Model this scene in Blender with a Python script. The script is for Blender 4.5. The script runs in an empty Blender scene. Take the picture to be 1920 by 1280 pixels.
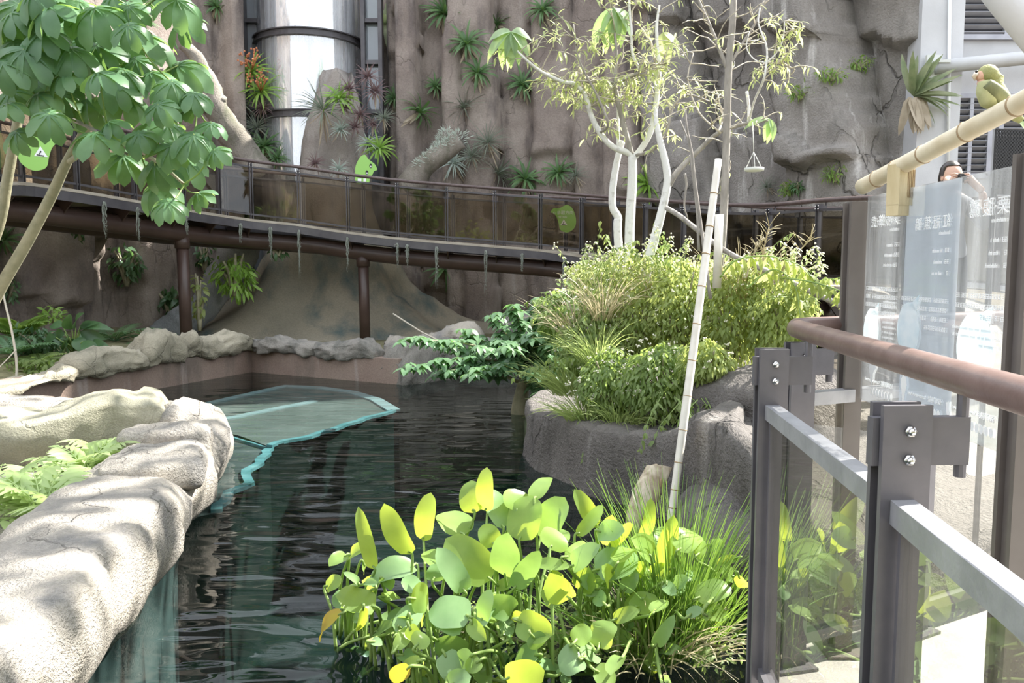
import bpy, math, random
from mathutils import Vector, Matrix, noise
from mathutils.bvhtree import BVHTree
V = Vector
PI = math.pi
sc = bpy.context.scene
C = sc.collection

# ---------------------------------------------------------------- camera, sky, sun, exposure
F = 1493.0
PITCH = math.atan(135.0 / F)
EYE = V((0, 0, 1.7))
cam_data = bpy.data.cameras.new('camera')
cam_data.sensor_width = 36.0
cam_data.lens = F / 1920.0 * 36.0
cam_data.clip_start = 0.05
cam_data.clip_end = 300
cam = bpy.data.objects.new('camera', cam_data)
C.objects.link(cam)
cam.location = EYE
cam.rotation_euler = (PI / 2 - PITCH, 0, 0)
sc.camera = cam

world = bpy.data.worlds.new('sky')
sc.world = world
world.use_nodes = True
wn = world.node_tree
wn.nodes.clear()
wo = wn.nodes.new('ShaderNodeOutputWorld')
wb = wn.nodes.new('ShaderNodeBackground')
wb.inputs['Color'].default_value = (0.86, 0.92, 1.0, 1)
wb.inputs['Strength'].default_value = 1.45
wn.links.new(wb.outputs[0], wo.inputs[0])

SUN_DIR = V((0.72, 0.30, 0.88)).normalized()
sun_data = bpy.data.lights.new('sun', 'SUN')
sun_data.energy = 11.0
sun_data.angle = math.radians(0.6)
sun_data.color = (1.0, 0.96, 0.88)
sun = bpy.data.objects.new('sun', sun_data)
C.objects.link(sun)
sun.rotation_euler = SUN_DIR.to_track_quat('Z', 'Y').to_euler()
sun.location = (12, 6, 18)

sc.view_settings.view_transform = 'Standard'
sc.view_settings.look = 'None'
sc.view_settings.gamma = 1
sc.view_settings.use_curve_mapping = False
sc.view_settings.exposure = 0.75

# ---------------------------------------------------------------- helpers
cP, sP = math.cos(PITCH), math.sin(PITCH)

def ray(x, y):
    u = (x - 960) / F
    v = (640 - y) / F
    return V((u, cP + v * sP, -sP + v * cP))

def P(x, y, d):
    r = ray(x, y)
    return EYE + r * (d / r.y)

def G(x, y, z=0.0):
    r = ray(x, y)
    return EYE + r * ((z - EYE.z) / r.z)

def fbm(p, o=3):
    s = 0; a = 1.0
    for i in range(o):
        s += a * noise.noise(p)
        p = p * 2.03 + V((7.1, 3.3, 1.7))
        a *= 0.5
    return s

def lerp(a, b, t):
    return a + (b - a) * t

def interp(tab, x):
    if x <= tab[0][0]:
        return tab[0][1]
    for (a, u), (b, w) in zip(tab, tab[1:]):
        if x <= b:
            return lerp(u, w, (x - a) / (b - a))
    return tab[-1][1]

def smooth_path(pts, n=6):
    pts = [V(p) for p in pts]
    if len(pts) < 3:
        return pts
    out = []
    e = [pts[0] * 2 - pts[1]] + pts + [pts[-1] * 2 - pts[-2]]
    for i in range(1, len(e) - 2):
        a, b, c, d = e[i - 1], e[i], e[i + 1], e[i + 2]
        for k in range(n):
            t = k / n
            out.append(0.5 * ((2 * b) + (c - a) * t + (2 * a - 5 * b + 4 * c - d) * t * t + (3 * b - a - 3 * c + d) * t ** 3))
    out.append(pts[-1])
    return out

ORIGIN = {}

class MB:
    def __init__(s):
        s.v = []; s.f = []; s.m = []; s.cur = 0
    def add(s, vs, fs):
        o = len(s.v)
        s.v += [tuple(p) for p in vs]
        for f in fs:
            s.f.append(tuple(i + o for i in f)); s.m.append(s.cur)
    def box(s, c, size, R=None):
        c = V(c); hx, hy, hz = size[0] / 2, size[1] / 2, size[2] / 2
        vs = []
        for z in (-hz, hz):
            for x, y in ((-hx, -hy), (hx, -hy), (hx, hy), (-hx, hy)):
                p = V((x, y, z))
                if R is not None: p = R @ p
                vs.append(c + p)
        s.add(vs, [(3, 2, 1, 0), (4, 5, 6, 7), (0, 1, 5, 4), (1, 2, 6, 5), (2, 3, 7, 6), (3, 0, 4, 7)])
    def beam(s, a, b, w, h, up=(0, 0, 1)):
        a, b = V(a), V(b)
        d = (b - a).normalized()
        side = d.cross(V(up))
        side = side.normalized() if side.length > 1e-5 else V((1, 0, 0))
        u = side.cross(d).normalized()
        vs = []
        for p in (a, b):
            for x, y in ((-1, -1), (1, -1), (1, 1), (-1, 1)):
                vs.append(p + side * (x * w / 2) + u * (y * h / 2))
        s.add(vs, [(0, 1, 2, 3), (7, 6, 5, 4), (0, 4, 5, 1), (1, 5, 6, 2), (2, 6, 7, 3), (3, 7, 4, 0)])
    def strip(s, path, w, h, side=None):
        """rectangular bar that follows a path; side: horizontal offset vectors given by the path's own bend"""
        rings = []
        n = len(path)
        for i, p in enumerate(path):
            d = (path[min(i + 1, n - 1)] - path[max(i - 1, 0)])
            d.z = 0
            d.normalize()
            sd = V((d.y, -d.x, 0))
            rings.append([p + sd * (x * w / 2) + V((0, 0, y * h / 2)) for x, y in ((-1, -1), (1, -1), (1, 1), (-1, 1))])
        s.loft(rings, True)
    def loft(s, rings, cap=True, closed=True):
        n = len(rings[0]); vs = [p for r in rings for p in r]; fs = []
        for i in range(len(rings) - 1):
            for k in range(n if closed else n - 1):
                a = i * n + k; b = i * n + (k + 1) % n
                fs.append((a, b, b + n, a + n))
        if cap and closed:
            fs.append(tuple(range(n - 1, -1, -1)))
            o = (len(rings) - 1) * n
            fs.append(tuple(range(o, o + n)))
        s.add(vs, fs)
    def tube(s, pts, r, n=8, cap=True, sq=None):
        pts = [V(p) for p in pts]
        m = len(pts)
        if not hasattr(r, '__len__'): r = [r] * m
        elif len(r) != m:
            r = [interp([(i / (len(r) - 1), q) for i, q in enumerate(r)], k / (m - 1)) for k in range(m)]
        t = (pts[1] - pts[0]).normalized()
        ref = V((0, 0, 1)) if abs(t.z) < 0.9 else V((1, 0, 0))
        x = t.cross(ref).normalized()
        rings = []
        for i, p in enumerate(pts):
            t = (pts[min(i + 1, m - 1)] - pts[max(i - 1, 0)]).normalized()
            x = (x - t * x.dot(t)).normalized()
            y = t.cross(x)
            rings.append([p + (x * math.cos(2 * PI * k / n) + y * math.sin(2 * PI * k / n)) * r[i] for k in range(n)])
        if sq:
            for i, rr in enumerate(rings):
                for q in rr:
                    q.z = pts[i].z + (q.z - pts[i].z) * sq
        s.loft(rings, cap)
    def ball(s, c, r, seg=12, ring=8, R=None):
        c = V(c)
        if not hasattr(r, '__len__'): r = (r, r, r)
        rings = []
        for i in range(ring + 1):
            th = PI * (i + 0.02) / (ring + 0.04)
            row = []
            for k in range(seg):
                ph = 2 * PI * k / seg
                p = V((math.sin(th) * math.cos(ph) * r[0], math.sin(th) * math.sin(ph) * r[1], -math.cos(th) * r[2]))
                if R is not None: p = R @ p
                row.append(c + p)
            rings.append(row)
        s.loft(rings, True)
    def leaf(s, base, d, nrm, L, W, n=3, droop=0.3, fold=0.25, prof=None, wave=0.0, ph=0.0):
        """leaf blade: runs from base along d, broad across d x nrm; droops away from nrm"""
        d = d.normalized()
        side = d.cross(nrm)
        side = side.normalized() if side.length > 1e-4 else V((1, 0, 0))
        up = side.cross(d).normalized()
        vs = [base]; fs = []
        for i in range(1, n):
            t = i / n
            w = (prof(t) if prof else math.sin(PI * t ** 0.8)) * W / 2
            a = t * droop
            c = base + d * (L * t * math.cos(a * 0.7)) - up * (L * t * math.sin(a * 0.7))
            wv = wave * W * math.sin(t * 9 + ph)
            wv2 = wave * W * math.sin(t * 8 + ph + 2)
            vs += [c - side * w + up * (w * fold + wv), c, c + side * w + up * (w * fold + wv2)]
        a = droop
        vs.append(base + d * (L * math.cos(a * 0.7)) - up * (L * math.sin(a * 0.7)))
        fs += [(0, 2, 1), (0, 3, 2)]
        for i in range(n - 2):
            o = 1 + i * 3
            fs += [(o, o + 1, o + 4, o + 3), (o + 1, o + 2, o + 5, o + 4)]
        o = 1 + (n - 2) * 3
        e = len(vs) - 1
        fs += [(o, o + 1, e), (o + 1, o + 2, e)]
        s.add(vs, fs)
    def build(s, name, mats, parent=None, smooth=True, origin=None):
        if not isinstance(mats, (list, tuple)): mats = [mats]
        o = ORIGIN.get(parent.as_pointer()) if parent else None
        if o is None: o = V(origin) if origin is not None else V((0, 0, 0))
        me = bpy.data.meshes.new(name)
        me.from_pydata([(p[0] - o.x, p[1] - o.y, p[2] - o.z) for p in s.v], [], s.f)
        for m in mats: me.materials.append(m)
        if len(mats) > 1: me.polygons.foreach_set('material_index', s.m)
        if smooth: me.polygons.foreach_set('use_smooth', [True] * len(me.polygons))
        me.update()
        ob = bpy.data.objects.new(name, me)
        C.objects.link(ob)
        if parent: ob.parent = parent
        else: ob.location = o
        ORIGIN[ob.as_pointer()] = o.copy()
        return ob

def thing(name, label, cat, loc=(0, 0, 0), group=None):
    o = bpy.data.objects.new(name, None)
    C.objects.link(o)
    o.location = loc
    o.empty_display_size = 0.1
    o['label'] = label; o['category'] = cat
    if group: o['group'] = group
    ORIGIN[o.as_pointer()] = V(loc)
    return o

def tag(o, label, cat, group=None, kind=None):
    o['label'] = label; o['category'] = cat
    if group: o['group'] = group
    if kind: o['kind'] = kind
    return o

def struct(o):
    o['kind'] = 'structure'
    return o

def stuff(o):
    o['kind'] = 'stuff'
    return o

def copy_tree(o, parent=None):
    c = o.copy(); C.objects.link(c)
    if parent: c.parent = parent
    for ch in list(o.children): copy_tree(ch, c)
    return c

def displace(o, amp, scale, ridge=0.0, off=(0, 0, 0), zs=1.0, chunk=0.0, cs=1.6):
    me = o.data
    ns = [v.normal.copy() for v in me.vertices]
    off = V(off) + (o.location if not o.parent else V((0, 0, 0)))
    for v, nn in zip(me.vertices, ns):
        p = (v.co + off)
        q = V((p.x * scale, p.y * scale, p.z * scale * zs))
        a = fbm(q, 4)
        if ridge:
            a += ridge * (0.5 - abs(noise.noise(q * 0.7 + V((9, 9, 9))))) 
        if chunk:
            w_ = p * cs + noise.noise_vector(p * cs * 1.7) * 0.25
            dist, pts_ = noise.voronoi(w_)
            cell = pts_[0]
            k_ = noise.noise(cell * 3.1) * 1.1
            e_ = max(0.0, 1.0 - (dist[1] - dist[0]) / 0.09)
            v.co = v.co + nn * (chunk * (k_ - 0.75 * e_))
        v.co = v.co + nn * (a * amp)
    me.update()

def flat_by_angle(o, deg=30):
    me = o.data
    me.polygons.foreach_set('use_smooth', [False] * len(me.polygons))

# ---------------------------------------------------------------- materials
def nt(name):
    m = bpy.data.materials.new(name)
    m.use_nodes = True
    t = m.node_tree
    t.nodes.clear()
    out = t.nodes.new('ShaderNodeOutputMaterial')
    return m, t, out

def N(t, kind, **kw):
    n = t.nodes.new(kind)
    for k, v in kw.items():
        if k.startswith('i_'): n.inputs[k[2:].replace('_', ' ')].default_value = v
        else: setattr(n, k, v)
    return n

def c4(c): return (c[0], c[1], c[2], 1)

def coords(t, stretch=(1, 1, 1)):
    tc = N(t, 'ShaderNodeTexCoord')
    mp = N(t, 'ShaderNodeMapping')
    mp.inputs['Scale'].default_value = stretch
    t.links.new(tc.outputs['Object'], mp.inputs['Vector'])
    return mp.outputs[0]

def mixc(t, fac, a, b, mode='MIX'):
    n = N(t, 'ShaderNodeMix', data_type='RGBA', blend_type=mode)
    for inp, val in ((0, fac), (6, a), (7, b)):
        if isinstance(val, (tuple, list)): n.inputs[inp].default_value = c4(val)
        elif isinstance(val, (int, float)): n.inputs[inp].default_value = val
        else: t.links.new(val, n.inputs[inp])
    return n.outputs[2]

def ramp(t, src, a, b):
    n = N(t, 'ShaderNodeMapRange')
    n.inputs['From Min'].default_value = a
    n.inputs['From Max'].default_value = b
    t.links.new(src, n.inputs['Value'])
    return n.outputs[0]

def noi(t, vec, scale, detail=4, rough=0.55):
    n = N(t, 'ShaderNodeTexNoise')
    n.inputs['Scale'].default_value = scale
    n.inputs['Detail'].default_value = detail
    n.inputs['Roughness'].default_value = rough
    t.links.new(vec, n.inputs['Vector'])
    return n.outputs['Fac']

def bump(t, src, strength, dist=0.02):
    n = N(t, 'ShaderNodeBump')
    n.inputs['Strength'].default_value = strength
    n.inputs['Distance'].default_value = dist
    t.links.new(src, n.inputs['Height'])
    return n.outputs[0]

def mat(name, c1, c2=None, scale=6, rough=0.6, metal=0.0, bmp=0.0, bscale=40, stretch=(1, 1, 1), spec=0.5, trans=0.0, tcol=None, var=(0.35, 0.65)):
    m, t, out = nt(name)
    b = N(t, 'ShaderNodeBsdfPrincipled')
    b.inputs['Roughness'].default_value = rough
    b.inputs['Metallic'].default_value = metal
    b.inputs['Specular IOR Level'].default_value = spec
    vec = coords(t, stretch)
    col = None
    if c2:
        f = ramp(t, noi(t, vec, scale), var[0], var[1])
        col = mixc(t, f, c1, c2)
        t.links.new(col, b.inputs['Base Color'])
    else:
        b.inputs['Base Color'].default_value = c4(c1)
    if bmp:
        t.links.new(bump(t, noi(t, vec, bscale, 3), bmp), b.inputs['Normal'])
    last = b.outputs[0]
    if trans:
        tr = N(t, 'ShaderNodeBsdfTranslucent')
        tc = tcol or c1
        tr.inputs['Color'].default_value = c4(tc)
        if c2:
            k = mixc(t, f, tc, tuple(min(1, q * 1.25) for q in tc))
            t.links.new(k, tr.inputs['Color'])
        mx = N(t, 'ShaderNodeMixShader')
        mx.inputs[0].default_value = trans
        t.links.new(b.outputs[0], mx.inputs[1]); t.links.new(tr.outputs[0], mx.inputs[2])
        last = mx.outputs[0]
    t.links.new(last, out.inputs[0])
    return m

def rock(name, c1, c2, c3, scale=1.0, streak=0.0, crack=0.5, streakc=(0.6, 0.58, 0.55), bmp=0.6, rough=0.85, grain=60):
    """two mixed stone tones, patches of a third, vertical lime streaks, fine dark cracks, grainy bump"""
    m, t, out = nt(name)
    b = N(t, 'ShaderNodeBsdfPrincipled')
    b.inputs['Roughness'].default_value = rough
    b.inputs['Specular IOR Level'].default_value = 0.3
    vec = coords(t)
    col = mixc(t, ramp(t, noi(t, vec, 0.9 * scale, 6, 0.6), 0.38, 0.62), c1, c2)
    col = mixc(t, ramp(t, noi(t, coords(t, (1.7, 1.7, 0.6)), 1.3 * scale, 5), 0.52, 0.7), col, c3)
    if streak:
        sv = coords(t, (1, 1, 0.12))
        f = ramp(t, noi(t, sv, 3.2, 5, 0.6), 0.6, 0.78)
        mm = N(t, 'ShaderNodeMath', operation='MULTIPLY'); mm.inputs[1].default_value = streak
        t.links.new(f, mm.inputs[0])
        col = mixc(t, mm.outputs[0], col, streakc)
    gr = noi(t, vec, grain, 3, 0.7)
    col = mixc(t, ramp(t, gr, 0.2, 0.8), mixc(t, 1.0, col, (0.78, 0.78, 0.78), 'MULTIPLY'), mixc(t, 1.0, col, (1.18, 1.18, 1.18), 'MULTIPLY'))
    h = gr
    if crack:
        vo = N(t, 'ShaderNodeTexVoronoi', feature='DISTANCE_TO_EDGE')
        vo.inputs['Scale'].default_value = 1.5 * scale
        wv = N(t, 'ShaderNodeVectorMath', operation='ADD')
        nn = N(t, 'ShaderNodeTexNoise'); nn.inputs['Scale'].default_value = 2.5 * scale; nn.inputs['Detail'].default_value = 4
        cv = coords(t, (1, 1, 0.7))
        t.links.new(cv, nn.inputs['Vector'])
        sc_ = N(t, 'ShaderNodeVectorMath', operation='SCALE'); sc_.inputs['Scale'].default_value = 0.6 / scale
        t.links.new(nn.outputs['Color'], sc_.inputs[0])
        t.links.new(cv, wv.inputs[0]); t.links.new(sc_.outputs[0], wv.inputs[1])
        t.links.new(wv.outputs[0], vo.inputs['Vector'])
        e = ramp(t, vo.outputs['Distance'], 0.0, 0.022)
        mk = ramp(t, noi(t, vec, 1.1 * scale, 2), 0.42, 0.56)
        mx = N(t, 'ShaderNodeMath', operation='MAXIMUM')
        t.links.new(e, mx.inputs[0]); t.links.new(mk, mx.inputs[1])
        h2 = N(t, 'ShaderNodeMath', operation='MULTIPLY_ADD')
        t.links.new(mx.outputs[0], h2.inputs[0]); h2.inputs[1].default_value = 1.4 * crack
        t.links.new(gr, h2.inputs[2]); h = h2.outputs[0]
        dk = N(t, 'ShaderNodeMath', operation='MULTIPLY_ADD'); t.links.new(mx.outputs[0], dk.inputs[0])
        dk.inputs[1].default_value = -0.6 * crack; dk.inputs[2].default_value = 0.6 * crack
        col = mixc(t, dk.outputs[0], col, tuple(q * 0.3 for q in c1))
    t.links.new(col, b.inputs['Base Color'])
    t.links.new(bump(t, h, bmp, 0.03), b.inputs['Normal'])
    t.links.new(b.outputs[0], out.inputs[0])
    return m

def glassy(name, tint, refl=1.0, rough=0.01, haze=0.0, hazec=(0.8, 0.85, 0.9), streaky=False, ior=1.5, add=0.0):
    """pane: tinted see-through with mirror reflection that grows at grazing angles, and a pale film for dust and painted-in glare"""
    m, t, out = nt(name)
    tr = N(t, 'ShaderNodeBsdfTransparent'); tr.inputs[0].default_value = c4(tint)
    gl = N(t, 'ShaderNodeBsdfGlossy'); gl.inputs['Roughness'].default_value = rough
    fr = N(t, 'ShaderNodeFresnel'); fr.inputs['IOR'].default_value = ior
    mu = N(t, 'ShaderNodeMath', operation='MULTIPLY_ADD', use_clamp=True); mu.inputs[1].default_value = refl; mu.inputs[2].default_value = add
    t.links.new(fr.outputs[0], mu.inputs[0])
    gb = N(t, 'ShaderNodeNewGeometry'); iv = N(t, 'ShaderNodeMath', operation='SUBTRACT'); iv.inputs[0].default_value = 1.0
    t.links.new(gb.outputs['Backfacing'], iv.inputs[1])
    m3 = N(t, 'ShaderNodeMath', operation='MULTIPLY', use_clamp=True); t.links.new(mu.outputs[0], m3.inputs[0]); t.links.new(iv.outputs[0], m3.inputs[1]); mu = m3
    base = tr.outputs[0]
    if haze:
        df = N(t, 'ShaderNodeBsdfDiffuse'); df.inputs[0].default_value = c4(hazec)
        tl = N(t, 'ShaderNodeBsdfTranslucent'); tl.inputs[0].default_value = c4(hazec)
        ad = N(t, 'ShaderNodeMixShader'); ad.inputs[0].default_value = 0.5
        t.links.new(df.outputs[0], ad.inputs[1]); t.links.new(tl.outputs[0], ad.inputs[2])
        mh = N(t, 'ShaderNodeMixShader')
        if streaky:
            f = ramp(t, noi(t, coords(t, (1, 1, 0.08)), 9, 5, 0.7), 0.3, 0.75)
            k = N(t, 'ShaderNodeMath', operation='MULTIPLY'); k.inputs[1].default_value = haze
            t.links.new(f, k.inputs[0]); t.links.new(k.outputs[0], mh.inputs[0])
        else: mh.inputs[0].default_value = haze
        t.links.new(base, mh.inputs[1]); t.links.new(ad.outputs[0], mh.inputs[2])
        base = mh.outputs[0]
    mx = N(t, 'ShaderNodeMixShader')
    t.links.new(mu.outputs[0], mx.inputs[0]); t.links.new(base, mx.inputs[1]); t.links.new(gl.outputs[0], mx.inputs[2])
    t.links.new(mx.outputs[0], out.inputs[0])
    return m

M = {}
M['cliff'] = rock('cliff rock', (0.22, 0.18, 0.16), (0.34, 0.29, 0.255), (0.12, 0.10, 0.095), 0.8, 0.45, 0.5, (0.42, 0.39, 0.36), grain=25)
M['cliff_grey'] = rock('grey slab rock', (0.215, 0.195, 0.18), (0.33, 0.305, 0.285), (0.14, 0.13, 0.12), 0.5, 1.0, 1.0, (0.66, 0.63, 0.61), grain=25, bmp=1.0)
M['pale_rock'] = rock('pale tan stone', (0.34, 0.315, 0.285), (0.50, 0.45, 0.385), (0.25, 0.24, 0.23), 1.6, 0.0, 0.45, grain=60, bmp=1.0)  # pale tan is the stone's own tone
M['boulder'] = rock('mossy boulder stone', (0.28, 0.27, 0.20), (0.38, 0.36, 0.28), (0.19, 0.19, 0.14), 1.6, 0.15, 0.45, grain=70, bmp=0.6)
M['coping'] = rock('coping stone', (0.28, 0.255, 0.195), (0.40, 0.36, 0.28), (0.21, 0.20, 0.15), 1.3, 0.1, 0.5, grain=50)
M['coping_grey'] = rock('grey coping stone', (0.17, 0.16, 0.145), (0.27, 0.25, 0.225), (0.11, 0.11, 0.10), 1.4, 0.1, 0.5, grain=50)
M['planter'] = rock('planter stone', (0.11, 0.10, 0.095), (0.165, 0.15, 0.14), (0.08, 0.073, 0.066), 1.1, 0.35, 0.7, grain=35, bmp=1.0)
M['poolwall'] = rock('stained pool wall', (0.25, 0.18, 0.15), (0.31, 0.24, 0.20), (0.17, 0.135, 0.115), 0.8, 0.75, 0.0, (0.50, 0.45, 0.43), grain=40, bmp=0.25)
M['trunkrock'] = rock('painted trunk concrete', (0.25, 0.23, 0.18), (0.34, 0.30, 0.23), (0.11, 0.145, 0.14), 0.55, 0.35, 0.0, (0.34, 0.31, 0.25), grain=30, bmp=0.4)
M['trunktop'] = rock('upper trunk concrete', (0.27, 0.24, 0.22), (0.36, 0.33, 0.30), (0.2, 0.18, 0.165), 1.0, 0.6, 0.5, (0.46, 0.44, 0.42), grain=30)
M['root'] = rock('blue grey root', (0.20, 0.215, 0.225), (0.30, 0.31, 0.32), (0.13, 0.14, 0.135), 1.0, 0.5, 0.0, grain=30)
M['soil'] = mat('soil', (0.10, 0.08, 0.055), (0.17, 0.14, 0.09), 5, 0.95, bmp=0.8, bscale=20)
M['litter'] = mat('leaf litter', (0.13, 0.12, 0.06), (0.24, 0.22, 0.12), 9, 0.95, bmp=0.8, bscale=30)
M['concrete'] = mat('deck concrete', (0.34, 0.325, 0.30), (0.42, 0.40, 0.37), 7, 0.9, bmp=0.2, bscale=60)
M['plaster'] = mat('pale plaster', (0.52, 0.52, 0.54), (0.60, 0.60, 0.62), 1.5, 0.9, bmp=0.1)
M['louvre'] = mat('hazed louvre metal', (0.34, 0.34, 0.38), (0.42, 0.42, 0.46), 3, 0.5, 0.3)  # base colour lightened to imitate haze in front of the slats
M['dark'] = mat('dark recess', (0.03, 0.03, 0.035), rough=0.9)
M['steel'] = mat('grey painted steel', (0.135, 0.13, 0.145), (0.165, 0.155, 0.17), 9, 0.42, 0.25, bmp=0.05)
M['steel_top'] = mat('pale steel rail', (0.33, 0.33, 0.35), (0.42, 0.42, 0.44), 12, 0.45, 0.35, bmp=0.1)  # paler grey than the post steel
M['steel_bridge'] = mat('bridge steel', (0.065, 0.06, 0.068), (0.10, 0.095, 0.10), 3, 0.5, 0.3)
M['brown_pipe'] = mat('brown painted pipe', (0.055, 0.033, 0.028), (0.08, 0.05, 0.042), 2.5, 0.38, 0.0, bmp=0.05)
M['handrail'] = mat('brown handrail', (0.165, 0.11, 0.098), (0.205, 0.14, 0.125), 14, 0.33, 0.0, bmp=0.06, bscale=30)
M['bridge_rail'] = mat('dark brown bridge handrail', (0.085, 0.058, 0.055), (0.12, 0.085, 0.08), 14, 0.4)
M['chrome'] = mat('bright bolt metal', (0.75, 0.74, 0.72), rough=0.22, metal=1.0)
M['plank'] = mat('deck edge timber', (0.30, 0.26, 0.21), (0.42, 0.38, 0.32), 4, 0.8, stretch=(1, 1, 6))
M['signpost'] = mat('sign post metal', (0.15, 0.13, 0.12), (0.18, 0.16, 0.15), 6, 0.45, 0.2)
M['bamboo'] = mat('dry bamboo', (0.62, 0.52, 0.36), (0.74, 0.66, 0.50), 9, 0.45, stretch=(1, 1, 1), bmp=0.05)
M['bamboo_node'] = mat('bamboo ring', (0.34, 0.24, 0.14), rough=0.7)
M['bamboo_white'] = mat('weathered bamboo', (0.66, 0.62, 0.56), (0.78, 0.74, 0.68), 8, 0.5, bmp=0.05)
M['block'] = mat('grooved timber block', (0.52, 0.42, 0.24), (0.64, 0.54, 0.34), 20, 0.7, stretch=(1, 1, 0.2), bmp=0.2)
M['log'] = mat('weathered split log', (0.22, 0.16, 0.10), (0.56, 0.49, 0.38), 16, 0.8, stretch=(1, 1, 0.2), bmp=0.5, bscale=30)
M['bark_white'] = mat('white mottled bark', (0.50, 0.48, 0.46), (0.70, 0.69, 0.68), 16, 0.75, bmp=0.25, var=(0.3, 0.45))
M['bark_grey'] = mat('grey bark', (0.22, 0.20, 0.18), (0.36, 0.33, 0.30), 18, 0.8, stretch=(1, 1, 0.3), bmp=0.3)
M['bark_green'] = mat('green grey bark', (0.24, 0.23, 0.15), (0.34, 0.31, 0.21), 12, 0.75, bmp=0.2)
M['twig'] = mat('dry twig', (0.50, 0.45, 0.37), rough=0.8)
M['fake_branch'] = rock('concrete branch', (0.20, 0.18, 0.15), (0.30, 0.27, 0.235), (0.14, 0.14, 0.10), 1.5, 0.2, 0.4, grain=30)
M['moss'] = mat('hanging grey moss', (0.24, 0.27, 0.23), (0.36, 0.38, 0.34), 8, 0.9, trans=0.3, tcol=(0.3, 0.34, 0.28))
M['silver_moss'] = mat('silver green moss', (0.36, 0.42, 0.36), (0.50, 0.55, 0.48), 8, 0.9, trans=0.2)
def leafm(name, c1, c2, tcol, tr=0.42, rough=0.45, scale=4):
    return mat(name, c1, c2, scale, rough, spec=0.4, trans=tr, tcol=tcol)
M['cecropia'] = leafm('umbrella leaf', (0.08, 0.165, 0.085), (0.135, 0.24, 0.13), (0.34, 0.56, 0.12), 0.34, 0.33)
M['bright'] = leafm('sunlit water leaf', (0.19, 0.31, 0.085), (0.27, 0.39, 0.12), (0.66, 0.78, 0.08), 0.5, 0.28, 6)  # lit copy of the water leaf, sun glow put into the colour
M['cool'] = leafm('shaded water leaf', (0.17, 0.29, 0.12), (0.24, 0.36, 0.17), (0.38, 0.58, 0.10), 0.32, 0.25, 6)  # shaded copy of the same leaf, cooler and less translucent
M['yellowed'] = leafm('yellowing water leaf', (0.50, 0.42, 0.06), (0.42, 0.25, 0.07), (0.8, 0.6, 0.05), 0.45, 0.45, 8)
M['petiole'] = leafm('leaf stalk green', (0.22, 0.32, 0.10), (0.30, 0.40, 0.14), (0.4, 0.6, 0.1), 0.25)
M['rush'] = leafm('rush blade', (0.09, 0.18, 0.045), (0.17, 0.29, 0.07), (0.35, 0.55, 0.08), 0.28)
M['weed'] = leafm('weed leaf', (0.19, 0.26, 0.085), (0.31, 0.36, 0.15), (0.56, 0.63, 0.18), 0.46, 0.5, 3)
M['weed2'] = leafm('dull weed leaf', (0.15, 0.22, 0.08), (0.24, 0.30, 0.12), (0.42, 0.56, 0.14), 0.45, 0.5, 3)
M['grass'] = leafm('long grass blade', (0.22, 0.30, 0.10), (0.36, 0.40, 0.17), (0.5, 0.62, 0.2), 0.4, 0.5, 3)
M['straw'] = leafm('dry straw', (0.50, 0.43, 0.27), (0.60, 0.54, 0.38), (0.6, 0.52, 0.34), 0.3)
M['flower'] = mat('small white flower', (0.80, 0.78, 0.68), rough=0.7, trans=0.3)
M['pink'] = mat('orange pink bloom', (0.75, 0.32, 0.16), rough=0.6, trans=0.3)
M['shrub'] = leafm('deep green shrub leaf', (0.085, 0.17, 0.085), (0.15, 0.25, 0.13), (0.22, 0.42, 0.12), 0.3, 0.35)
M['dark_leaf'] = leafm('glossy dark leaf', (0.045, 0.10, 0.045), (0.09, 0.17, 0.075), (0.16, 0.32, 0.07), 0.25, 0.28)
M['fern'] = leafm('fern frond', (0.15, 0.26, 0.06), (0.23, 0.34, 0.09), (0.42, 0.62, 0.1), 0.4)
M['fern_pale'] = leafm('pale ledge fern', (0.34, 0.44, 0.20), (0.44, 0.54, 0.28), (0.6, 0.75, 0.3), 0.4)  # paler green than the far bank ferns
M['canopy'] = leafm('yellow green leaflet', (0.32, 0.38, 0.18), (0.44, 0.48, 0.26), (0.68, 0.74, 0.30), 0.5)
M['canopy_big'] = leafm('pale broad leaf', (0.26, 0.36, 0.22), (0.36, 0.45, 0.30), (0.5, 0.7, 0.2), 0.4)
M['brom_green'] = leafm('bromeliad green', (0.07, 0.15, 0.06), (0.13, 0.22, 0.09), (0.2, 0.38, 0.08), 0.25, 0.4)
M['brom_bright'] = leafm('bromeliad bright green', (0.18, 0.33, 0.06), (0.27, 0.42, 0.09), (0.4, 0.65, 0.08), 0.35, 0.4)
M['brom_grey'] = leafm('airplant grey green', (0.13, 0.16, 0.12), (0.20, 0.22, 0.17), (0.2, 0.26, 0.16), 0.2, 0.6)
M['brom_silver'] = leafm('airplant silver', (0.28, 0.34, 0.30), (0.38, 0.43, 0.38), (0.3, 0.4, 0.3), 0.2, 0.6)
M['brom_pale'] = leafm('bromeliad pale', (0.36, 0.42, 0.26), (0.48, 0.52, 0.34), (0.55, 0.66, 0.3), 0.35, 0.45)
M['brom_purple'] = leafm('bromeliad dark purple', (0.12, 0.075, 0.085), (0.18, 0.12, 0.11), (0.25, 0.12, 0.1), 0.2, 0.5)
M['olive'] = leafm('broad olive bromeliad leaf', (0.16, 0.21, 0.11), (0.30, 0.31, 0.19), (0.3, 0.4, 0.12), 0.25, 0.35)
M['dead'] = leafm('dead papery leaf', (0.36, 0.30, 0.22), (0.48, 0.41, 0.32), (0.45, 0.36, 0.26), 0.2, 0.8)
M['sign_green'] = mat('lime sign', (0.30, 0.58, 0.13), rough=0.35)
M['white'] = mat('white lettering', (0.85, 0.86, 0.87), rough=0.5)
M['black'] = mat('black plastic', (0.02, 0.02, 0.022), rough=0.5)
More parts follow.
